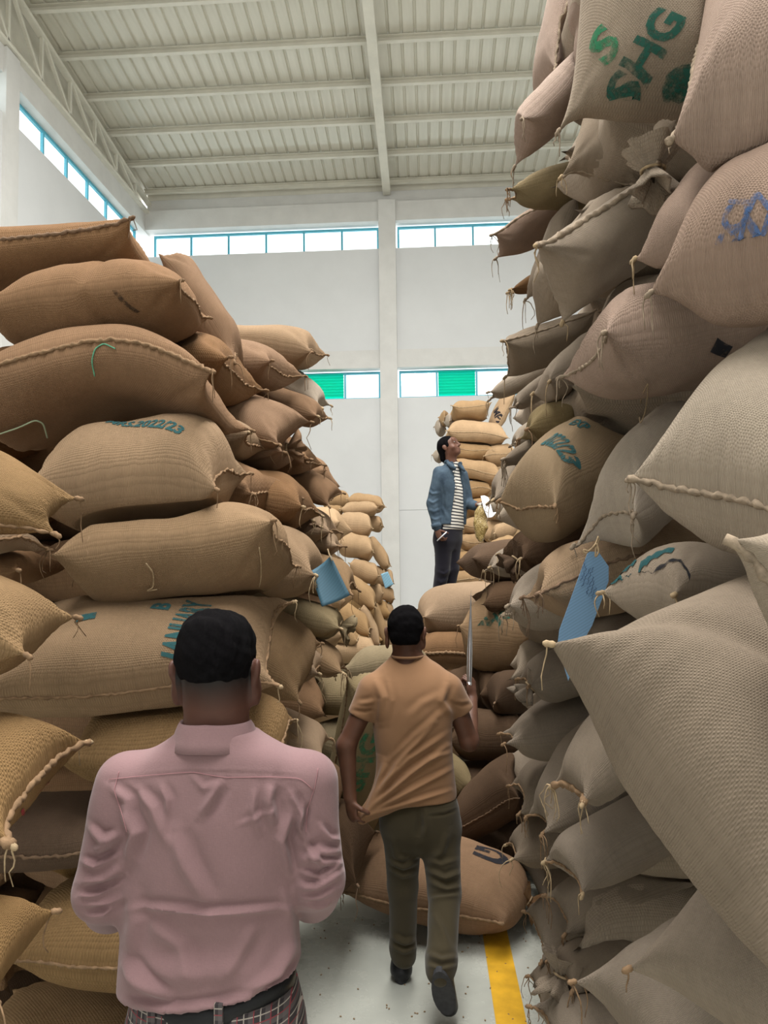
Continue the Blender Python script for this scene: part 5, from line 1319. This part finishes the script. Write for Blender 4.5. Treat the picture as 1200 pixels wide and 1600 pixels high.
    for i in range(n):
        o0, o1 = i * 2 * k, (i + 1) * 2 * k
        for j in range(k - 1):
            ff.append((o0 + j, o0 + j + 1, o1 + j + 1, o1 + j)); ff.append((o0 + k + j, o1 + k + j, o1 + k + j + 1, o0 + k + j + 1))
        ff.append((o0, o1, o1 + k, o0 + k)); ff.append((o0 + k - 1, o0 + 2 * k - 1, o1 + 2 * k - 1, o1 + k - 1))
    mesh_obj('blade', np.array(vv) - np.array(sp.location), ff, ME, sp, True)
    MB().tube([hp - ax * 0.16 - np.array(sp.location), hp - ax * 0.02 - np.array(sp.location), hp + ax * 0.02 - np.array(sp.location)], [0.016, 0.0135, 0.0125], 12).build('handle', ME, sp, True)
man_tan()

# ---------------- woman in the denim jacket, standing on the sacks and looking up
def woman():
    d = 7.2; s = d / F
    P_ = lambda x, y, o=0.0: at(x, y, d + o)
    base = P_(697, 948)
    t = empty('person', base)
    tag(t, 'woman in a denim jacket and striped top, standing on sacks and looking up', 'person', 'people among the sacks')
    phi = math.radians(-38); fdir = np.array([math.cos(phi), math.sin(phi), 0.0]); wang = phi + math.pi / 2     # body faces right and toward the viewer
    lo, hi = P_(640, 960, -0.5), P_(790, 660, 0.6)
    def rows_of(data, grow=0.0):
        out = []
        for (px, py, rw_, rd) in data:
            c = P_(px, py); out.append((c[0], c[1], c[2], rw_ + grow, rd + grow))
        return out
    torso = [(709, 722, 0.060, 0.055), (706, 730, 0.095, 0.068), (703, 738, 0.150, 0.085), (702, 748, 0.172, 0.098), (704, 765, 0.165, 0.112), (706, 785, 0.150, 0.105), (706, 805, 0.152, 0.105), (704, 820, 0.165, 0.112), (702, 828, 0.170, 0.115)]
    bx0, bx1 = np.array([base[0] - 0.42, base[1] - 0.45, base[2] - 0.05]), np.array([base[0] + 0.55, base[1] + 0.45, base[2] + 1.80])
    # striped top
    v = Vol(bx0, bx1, 0.010); v.loft(rows_of(torso), 0.0, 2.2, wang); V, Fc = v.mesh(2)
    put('striped_top', V, Fc, stripes(), t)
    # jacket: shell with an open front and two sleeves
    v = Vol(bx0, bx1, 0.008)
    v.loft(rows_of([r for r in torso if r[1] < 821], 0.020), 0.0, 2.2, wang)
    cz = P_(704, 765)
    def gap(X, Y, Z):
        u_ = (X - cz[0]) * fdir[0] + (Y - cz[1]) * fdir[1]; w_ = -(X - cz[0]) * fdir[1] + (Y - cz[1]) * fdir[0]
        zz = (Z - P_(704, 820)[2]) / (P_(704, 728)[2] - P_(704, 820)[2])
        half = 0.045 + 0.055 * (1 - zz)
        return np.where(u_ > 0, half - np.abs(w_ + 0.015), -1.0)
    v.cut(gap)
    # sleeves after the front is opened
    v.cap(P_(687, 739, -0.05), P_(676, 786, -0.10), 0.066, 0.056, 0.03); v.cap(P_(676, 786, -0.10), P_(683, 824, -0.16), 0.056, 0.044, 0.02)
    v.cap(P_(722, 742, 0.06), P_(731, 786, 0.06), 0.062, 0.055, 0.03); v.cap(P_(731, 786, 0.06), P_(742, 790, -0.08), 0.054, 0.046, 0.02)
    V, Fc = v.mesh(1)
    V = folds(V, Fc, [([(668, 765), (676, 772), (685, 770)], 0.012, 2), ([(668, 780), (676, 786), (686, 780)], 0.012, 2), ([(670, 795), (678, 800), (688, 795)], 0.010, 2), ([(672, 808), (680, 812), (690, 808)], 0.010, 2), ([(688, 790), (695, 800), (700, 812)], 0.008, 2.5), ([(690, 750), (694, 775), (692, 800)], -0.008, 2)], s)
    V += vnormals(V, Fc) * (snoise(V, 33, 30, 2) * 0.005)[:, None]
    mt, nt, b_ = new_mat('blue_denim')
    tc = N(nt, 'ShaderNodeTexCoord').outputs['Object']
    nt.links.new(ramp(nt, noise(nt, tc, 11, 5, 0.65), [(0.32, (0.018, 0.036, 0.058)), (0.70, (0.060, 0.095, 0.130))]), b_.inputs['Base Color']); b_.inputs['Roughness'].default_value = 0.9
    jk = put('denim_jacket', V, Fc, mt, t)
    # collar, buttons, pocket, cuffs
    for (pts, r) in (([(699, 722, -0.10), (706, 729, -0.13), (712, 733, -0.14)], (0.016, 0.026, 0.012)), ([(715, 724, -0.02), (721, 730, -0.06), (726, 736, -0.10)], (0.014, 0.022, 0.010)), ([(695, 722, 0.05), (699, 721, -0.08)], (0.02, 0.018))):
        MB().tube([P_(*p) - base for p in pts], r, 7).build('collar', mt, jk, True)
    BTN = plain('metal_button', (0.6, 0.58, 0.55), 0.35, metal=0.7)
    for (x, y) in ((709, 737), (711, 749), (712, 762), (709, 780), (703, 797), (698, 811), (698, 754)):
        c = P_(x, y, -0.135); bmv = MB(); bmv.tube([c + np.array([0.004, 0.012, 0]) - base, c - np.array([0.006, 0.010, 0]) - base], [0.010, 0.008], 8); bmv.build('button', BTN, jk, True)
    pf = [P_(690, 752, -0.118), P_(704, 752, -0.140), P_(705, 757, -0.142), P_(697, 761, -0.132), P_(690, 757, -0.120)]
    pf2 = [p + np.array([0.01, 0.016, 0]) for p in pf]
    mesh_obj('pocket_flap', np.array(pf + pf2) - base, [(0, 1, 2, 3, 4)[::-1], (5, 6, 7, 8, 9)] + [(i, (i + 1) % 5, 5 + (i + 1) % 5, 5 + i) for i in range(5)], mt, jk)
    MB().tube([P_(681, 818, -0.155) - base, P_(683, 825, -0.162) - base], [0.050, 0.050], 14).build('cuff', mt, jk, True)
    # trousers
    v = Vol(bx0, bx1, 0.009)
    v.loft(rows_of([(702, 820, 0.162, 0.108), (700, 835, 0.172, 0.115), (699, 848, 0.165, 0.11), (699, 858, 0.12, 0.08)]), 0.0, 2.2, wang)
    v.cap(P_(693, 845, -0.05), P_(691, 890, -0.05), 0.088, 0.070, 0.04); v.cap(P_(691, 890, -0.05), P_(684, 936, -0.02), 0.070, 0.062, 0.02)
    v.cap(P_(707, 845, 0.05), P_(706, 888, 0.04), 0.086, 0.070, 0.04); v.cap(P_(706, 888, 0.04), P_(699, 934, 0.08), 0.070, 0.060, 0.02)
    V, Fc = v.mesh(2); V = folds(V, Fc, [([(682, 905), (690, 910), (700, 903)], 0.012, 2.5), ([(684, 893), (694, 897), (704, 890)], 0.010, 2), ([(680, 925), (688, 930), (696, 925)], 0.010, 2)], s)
    put('trousers', V, Fc, cloth('dark_navy_twill', (0.014, 0.013, 0.020), 0.2, 300, 0.001), t)
    # body
    b = Vol(bx0, bx1, 0.007)
    hc = P_(702, 699, -0.01)
    FR = frame((0.80, -0.42, 0.42), (-0.25, 0.1, 1)); head(b, hc, FR, 1.0, 0.015)
    b.cap(hc + FR @ np.array([0, -0.02, -0.05]), P_(707, 732, -0.01), 0.050, 0.058, 0.03)
    b.loft(rows_of(torso, -0.02), 0.03, 2.2, wang)
    b.cap(P_(687, 740, -0.05), P_(676, 786, -0.10), 0.045, 0.038, 0.03); b.cap(P_(676, 786, -0.10), P_(683, 826, -0.16), 0.038, 0.025, 0.02)
    hand(b, P_(683, 826, -0.16), (0.25, -0.25, -1), (-0.75, -0.6, -0.1), 0.7, 1.0, -1)
    b.cap(P_(722, 742, 0.06), P_(731, 786, 0.06), 0.045, 0.038, 0.03); b.cap(P_(731, 786, 0.06), P_(744, 789, -0.10), 0.038, 0.024, 0.02)
    hand(b, P_(744, 789, -0.10), (0.9, -0.3, 0.15), (0.0, -0.5, 0.9), 0.8, 1.0, 1)
    b.cap(P_(693, 845, -0.05), P_(684, 938, -0.02), 0.06, 0.036, 0.03); b.cap(P_(707, 845, 0.05), P_(699, 936, 0.08), 0.06, 0.036, 0.03)
    BV, BF = b.mesh(2); put('body', BV, BF, skin('dark_brown_skin', (0.115, 0.048, 0.028)), t)
    # eyes, hair swept back into a low bun
    WH = plain('eye_white', (0.42, 0.39, 0.36), 0.5); IR = plain('dark_iris', (0.015, 0.01, 0.008), 0.2)
    for s_ in (-1, 1):
        for (nm, m_, r, yy, zz) in (('eye', WH, 0.0115, 0.0815, 0.011), ('iris', IR, 0.0062, 0.0885, 0.0125)):
            e = Vol(hc - 0.14, hc + 0.14, 0.003); e.ell(hc + FR @ np.array([s_ * 0.031, yy, zz]), (r * 1.15, r * 0.8, r * 0.5 if nm == 'eye' else r), 0, FR); a_, f_ = e.mesh(1); put(nm, a_, f_, m_, t)
    hv = Vol(hc - 0.22, hc + 0.2, 0.006)
    hv.ell(hc + FR @ np.array([0, -0.020, 0.032]), (0.083, 0.100, 0.092), 0.01, FR); hv.ell(hc + FR @ np.array([0, -0.075, -0.02]), (0.06, 0.05, 0.06), 0.02, FR); hv.ell(hc + FR @ np.array([0, -0.098, -0.065]), (0.042, 0.040, 0.045), 0.012, FR)
    hv.cut(lambda X, Y, Z: ((X - hc[0]) * FR[0, 1] + (Y - hc[1]) * FR[1, 1] + (Z - hc[2]) * FR[2, 1]) - 0.030 - 0.55 * ((X - hc[0]) * FR[0, 2] + (Y - hc[1]) * FR[1, 2] + (Z - hc[2]) * FR[2, 2]))
    a_, f_ = hv.mesh(1); a_ += vnormals(a_, f_) * (snoise(a_, 41, 90, 2) * 0.003)[:, None]; put('hair', a_, f_, HAIR, t)
    for (x, y, o) in ((684, 942, -0.03), (699, 940, 0.07)):
        c = P_(x, y, o); sv = Vol(c - 0.2, c + 0.24, 0.010); sv.cap(c, c + fdir * 0.16 + np.array([0, 0, -0.02]), 0.045, 0.038, 0.02); a_, f_ = sv.mesh(1); put('shoe', a_, f_, LEATH, t)
    # things in her hands
    pc = P_(686, 838, -0.235); pen = tag(MB().tube([np.zeros(3), P_(698, 831, -0.27) - P_(683, 845, -0.22)], 0.0055, 8).build('pen', plain('white_pen', (0.75, 0.77, 0.82), 0.4), None, True), 'slim white pen between the fingers of the woman', 'pen')
    pen.location = P_(683, 845, -0.22)
    PAP = plain('white_paper', (0.80, 0.80, 0.82), 0.8, var=0.02)
    ctl = [[(751, 775, -0.12), (757, 774, -0.10), (763, 777, -0.06)], [(753, 783, -0.17), (760, 788, -0.16), (767, 790, -0.12)], [(756, 796, -0.20), (763, 799, -0.20), (770, 801, -0.16)], [(762, 809, -0.21), (769, 808, -0.20), (776, 800, -0.14)]]
    g = np.array([[P_(*c) for c in r] for r in ctl]); vv, ff = [], []
    m_, k = 10, 8
    for i in range(m_):
        for j in range(k):
            a, b2 = i / (m_ - 1) * 3, j / (k - 1) * 2; i0, j0 = min(int(a), 2), min(int(b2), 1); fa, fb = a - i0, b2 - j0
            vv.append(g[i0, j0] * (1 - fa) * (1 - fb) + g[i0 + 1, j0] * fa * (1 - fb) + g[i0, j0 + 1] * (1 - fa) * fb + g[i0 + 1, j0 + 1] * fa * fb)
    vv = np.array(vv); n0 = len(vv); vv = np.concatenate([vv, vv + np.array([0.002, 0.004, -0.001])])
    for i in range(m_ - 1):
        for j in range(k - 1):
            q = (i * k + j, i * k + j + 1, (i + 1) * k + j + 1, (i + 1) * k + j); ff.append(q); ff.append(tuple(x + n0 for x in q[::-1]))
    pp = tag(mesh_obj('paper_sheaf', vv - P_(763, 790, -0.15), ff, PAP, None, True), 'curled white papers held out by the woman', 'paper'); pp.location = P_(763, 790, -0.15)
    bv = Vol(P_(752, 820, -0.25) - 0.35, P_(752, 820, -0.25) + 0.35, 0.008)
    bv.loft([(*P_(751, 791, -0.15), 0.022, 0.018), (*P_(751, 798, -0.16), 0.05, 0.025), (*P_(751, 808, -0.16), 0.068, 0.034), (*P_(751, 820, -0.16), 0.070, 0.042), (*P_(751, 833, -0.16), 0.056, 0.042), (*P_(751, 842, -0.16), 0.034, 0.028), (*P_(751, 846, -0.16), 0.016, 0.014)], 0.0, 2.0, 0.2)
    a_, f_ = bv.mesh(1); a_ += vnormals(a_, f_) * (snoise(a_, 55, 45, 3) * 0.008)[:, None]
    mt, nt, b_ = new_mat('bean_filled_plastic'); tc = N(nt, 'ShaderNodeTexCoord').outputs['Object']
    vo = N(nt, 'ShaderNodeTexVoronoi'); vo.inputs['Scale'].default_value = 95; nt.links.new(tc, vo.inputs['Vector'])
    nt.links.new(ramp(nt, vo.outputs['Distance'], [(0.1, (0.52, 0.40, 0.16)), (0.7, (0.24, 0.16, 0.05))]), b_.inputs['Base Color']); b_.inputs['Roughness'].default_value = 0.25; bump(nt, b_, vo.outputs['Distance'], 0.6, 0.006)
    b_.inputs['Coat Weight'].default_value = 0.6
    o0 = P_(751, 791, -0.16)
    bg_ = empty('bean_bag', o0); tag(bg_, 'clear plastic bag of pale beans hanging from the hand of the woman', 'bag')
    mesh_obj('bag_body', a_ - o0, f_, mt, bg_, True)
    MB().tube([P_(749, 786, -0.15) - o0, P_(750, 790, -0.15) - o0, P_(751, 794, -0.16) - o0], [0.03, 0.014, 0.026], 9).build('bag_neck', plain('clear_plastic', (0.55, 0.52, 0.45), 0.3), bg_, True)
woman()

# ------------------------------------------------------------------ tags
ALLV = np.concatenate([np.concatenate([S.Pt.reshape(-1, 3), S.Pb.reshape(-1, 3)]) + S.base for S in SACKS if S.label != BURIED])
ALLX, ALLY = proj(ALLV); ALLD = (ALLV - EYE) @ CF
def skin_depth(x, y, r=9):
    m_ = (np.abs(ALLX - x) < r) & (np.abs(ALLY - y) < r)
    return ALLD[m_].min() if m_.any() else 2.0
#, loose twine, spilled beans
def card(name, label, corners, mat, depth_n, n=(8, 12), curl=0.0, group=None):
    c = [at(*p) for p in corners]           # four corners: top a, top b, bottom b, bottom a
    o0 = sum(c) / 4; nrm = unit(np.cross(c[1] - c[0], c[3] - c[0])); vv = []; uv = []
    a, b = n
    for j in range(b + 1):
        for i in range(a + 1):
            s_, t_ = i / a, j / b
            p = (c[0] * (1 - s_) + c[1] * s_) * (1 - t_) + (c[3] * (1 - s_) + c[2] * s_) * t_
            vv.append(p + nrm * curl * math.sin(math.pi * s_) - o0); uv.append((s_, t_))
    k = len(vv); vv = vv + [p - nrm * 0.0012 for p in vv]; uv = uv + uv
    ff = []
    for j in range(b):
        for i in range(a):
            q = (j * (a + 1) + i, j * (a + 1) + i + 1, (j + 1) * (a + 1) + i + 1, (j + 1) * (a + 1) + i); ff += [q, tuple(x + k for x in q[::-1])]
    rim = [i for i in range(a + 1)] + [(j + 1) * (a + 1) - 1 for j in range(1, b + 1)] + [b * (a + 1) + i for i in range(a - 1, -1, -1)] + [j * (a + 1) for j in range(b - 1, 0, -1)]
    for i in range(len(rim)): q = (rim[i], rim[(i + 1) % len(rim)]); ff.append((q[0], q[0] + k, q[1] + k, q[1]))
    e = empty(name, o0); tag(e, label, 'tag', group)
    mesh_obj('card', vv, ff, mat, e, True, uv)
    return e, o0
def blue_card(name, col, lines=40):
    mt, nt, b = new_mat(name)
    uv = N(nt, 'ShaderNodeTexCoord').outputs['UV']; sp = N(nt, 'ShaderNodeSeparateXYZ'); nt.links.new(uv, sp.inputs[0])
    r = math_node(nt, 'SINE', math_node(nt, 'MULTIPLY', math_node(nt, 'MULTIPLY_ADD', sp.outputs[0], 0.25, sp.outputs[1]), lines * 6.28))
    c = mixc(nt, math_node(nt, 'MULTIPLY', math_node(nt, 'GREATER_THAN', r, 0.3), 0.28), col, tuple(x * 0.5 for x in col))
    nt.links.new(c, b.inputs['Base Color']); b.inputs['Roughness'].default_value = 0.6
    return mt
BC = blue_card('blue_tag_card', (0.26, 0.46, 0.72)); BC2 = blue_card('blue_paper', (0.055, 0.135, 0.19), 14)  # blue paper darkened, the shade on it put into the colour
PEN = plain('blue_pen_ink', (0.03, 0.05, 0.16), 0.8)
# the tag tied to the sack ear: clipped corners, lines of handwriting
dt = max(1.5, skin_depth(936, 832, 12) - 0.07)
ol = [(919, 862), (935, 862), (951, 885), (951, 908), (925, 978), (905, 1012), (888, 1064), (871, 1008), (874, 985), (912, 880)]
def tag_depth(x, y): return dt + (y - 860) * 0.0004 + (x - 900) * 0.0006
top = [at(x, y, tag_depth(x, y)) for (x, y) in ol]
o0 = sum(top) / len(top); nrm = unit(np.cross(top[3] - top[0], top[8] - top[0])); k = len(ol)
e = empty('sack_tag', o0); tag(e, 'long blue ruled tag with handwriting, tied to a sack ear with twine', 'tag')
tv = np.array([p - o0 for p in top] + [p - o0 + CF * 0.0015 for p in top])
uvs = [((x - 870) / 80.0, (y - 862) / 200.0) for (x, y) in ol] * 2
mesh_obj('card', tv, [tuple(range(k)), tuple(range(k, 2 * k))[::-1]] + [(i, k + i, k + (i + 1) % k, (i + 1) % k) for i in range(k)], BC, e, False, uvs)
rng = random.Random(4)
A0 = np.array([928.0, 880.0]); da = np.array([-0.37, 0.93]); db = np.array([0.93, 0.37])
for i, (off, ln, row) in enumerate(((0, 16, 0), (9, 26, 1), (9, 34, 2), (6, 30, 3), (20, 30, 4), (26, 26, 5), (34, 22, 6), (42, 20, 7))):
    p0 = A0 + db * (-14 + 5.2 * row) + da * off
    pts = []
    for j in range(int(ln / 1.3)):
        q = p0 + da * (1.3 * j) + db * (rng.uniform(-1.8, 1.8)); pts.append(at(q[0], q[1], tag_depth(*q) - 0.0015) - o0)
    MB().tube(pts, 0.00055, 3).build('handwriting', PEN, e)
def loop(name, pts, r, mat, par, o_):
    P3 = np.array([at(*p) for p in pts]); tt = np.linspace(0, len(P3) - 1, len(P3) * 5)
    q = np.stack([np.interp(tt, range(len(P3)), P3[:, i]) for i in range(3)], 1)
    for _ in range(3): q[1:-1] = (q[:-2] + 2 * q[1:-1] + q[2:]) / 4
    return MB().tube(q - o_, r, 6).build(name, mat, par, True)
loop('twine', [(935, 838, dt - .01), (930, 852, dt - .02), (921, 862, dt - .02), (911, 858, dt - .02), (914, 866, dt - .02), (926, 856, dt - .02), (932, 848, dt - .02), (936, 862, dt - .02), (930, 872, dt - .02), (931, 856, dt - .02), (936, 842, dt - .01)], 0.0026, TW, e, o0)
e, o0 = card('paper_tag', 'blue paper tag hanging from a sack end above the two men', [(485, 893, 2.75), (517, 868, 2.75), (547, 930, 2.72), (503, 948, 2.70)], BC2, 0, curl=0.012)
loop('twine', [(512, 858, 2.76), (515, 868, 2.745), (519, 876, 2.74)], 0.003, TW, e, o0)
e, o0 = card('paper_tag', 'small pale blue card hanging on the far pile by the white wall', [(595, 897, 7.9), (606, 893, 7.9), (615, 913, 7.9), (602, 920, 7.9)], blue_card('pale_blue_card', (0.22, 0.42, 0.55), 6), 0)
loop('twine', [(600, 890, 7.95), (600, 896, 7.9)], 0.004, TW, e, o0)
# loose strings hooked on the sacks
def string(label, pts, r, mat):
    pts = [(p[0], p[1], skin_depth(p[0], p[1]) - r) for p in pts]
    P3 = [at(*p) for p in pts]; o_ = P3[0]
    ob = loop('loose_string', pts, r, mat, None, o_); ob.location = o_; tag(ob, label, 'string', 'loose strings on the sacks')
string('curled green thread on the seam of the long drooping sack', [(180, 545, 2.2), (162, 536, 2.19), (148, 545, 2.19), (143, 565, 2.2), (148, 588, 2.21)], 0.0022, TWG)
string('pale green plastic strip looped at the edge of the long drooping sack', [(0, 678, 2.18), (30, 668, 2.16), (55, 656, 2.15), (68, 662, 2.15), (74, 684, 2.16)], 0.0028, plain('pale_green_strip', (0.42, 0.50, 0.34), 0.7))
string('pale twine hanging from the knotted corner of the plump tan sack', [(405, 855, 2.02), (408, 880, 2.0), (408, 905, 2.0), (405, 918, 2.0)], 0.0018, TW)
string('short frayed twine on the face of the plump tan sack', [(228, 880, 1.98), (240, 895, 1.97), (240, 918, 1.97), (228, 924, 1.97), (246, 921, 1.97)], 0.0022, TW)
string('looped string under the big pinkish jutting sack', [(1012, 600, 1.6), (1004, 615, 1.6), (998, 640, 1.6), (1000, 665, 1.6), (1008, 645, 1.6), (1012, 618, 1.6), (1012, 600, 1.6)], 0.0014, TW)
# spilled beans on the floor
rb = random.Random(9)
bm = bmesh.new(); bmesh.ops.create_icosphere(bm, subdivisions=1, radius=1.0)
me = bpy.data.meshes.new('coffee_bean'); bm.to_mesh(me); bm.free()
for p_ in me.polygons: p_.use_smooth = True
me.materials.append(plain('bean', (0.22, 0.14, 0.07), 0.6, var=0.3, scale=3))
cnt = 0
while cnt < 90:
    px, py = rb.uniform(470, 830), rb.uniform(1395, 1600)
    r_ = ray(px, py); tt = -EYE[2] / r_[2]; q = EYE + r_ * tt
    o = bpy.data.objects.new('coffee_bean', me); COL.objects.link(o)
    o.scale = (0.0055, 0.0038, 0.0028); o.location = (q[0], q[1], 0.0028); o.rotation_euler = (0, 0, rb.uniform(0, 6.28))
    tag(o, 'small brown coffee bean spilled on the pale aisle floor', 'bean', 'coffee beans spilled on the floor'); cnt += 1
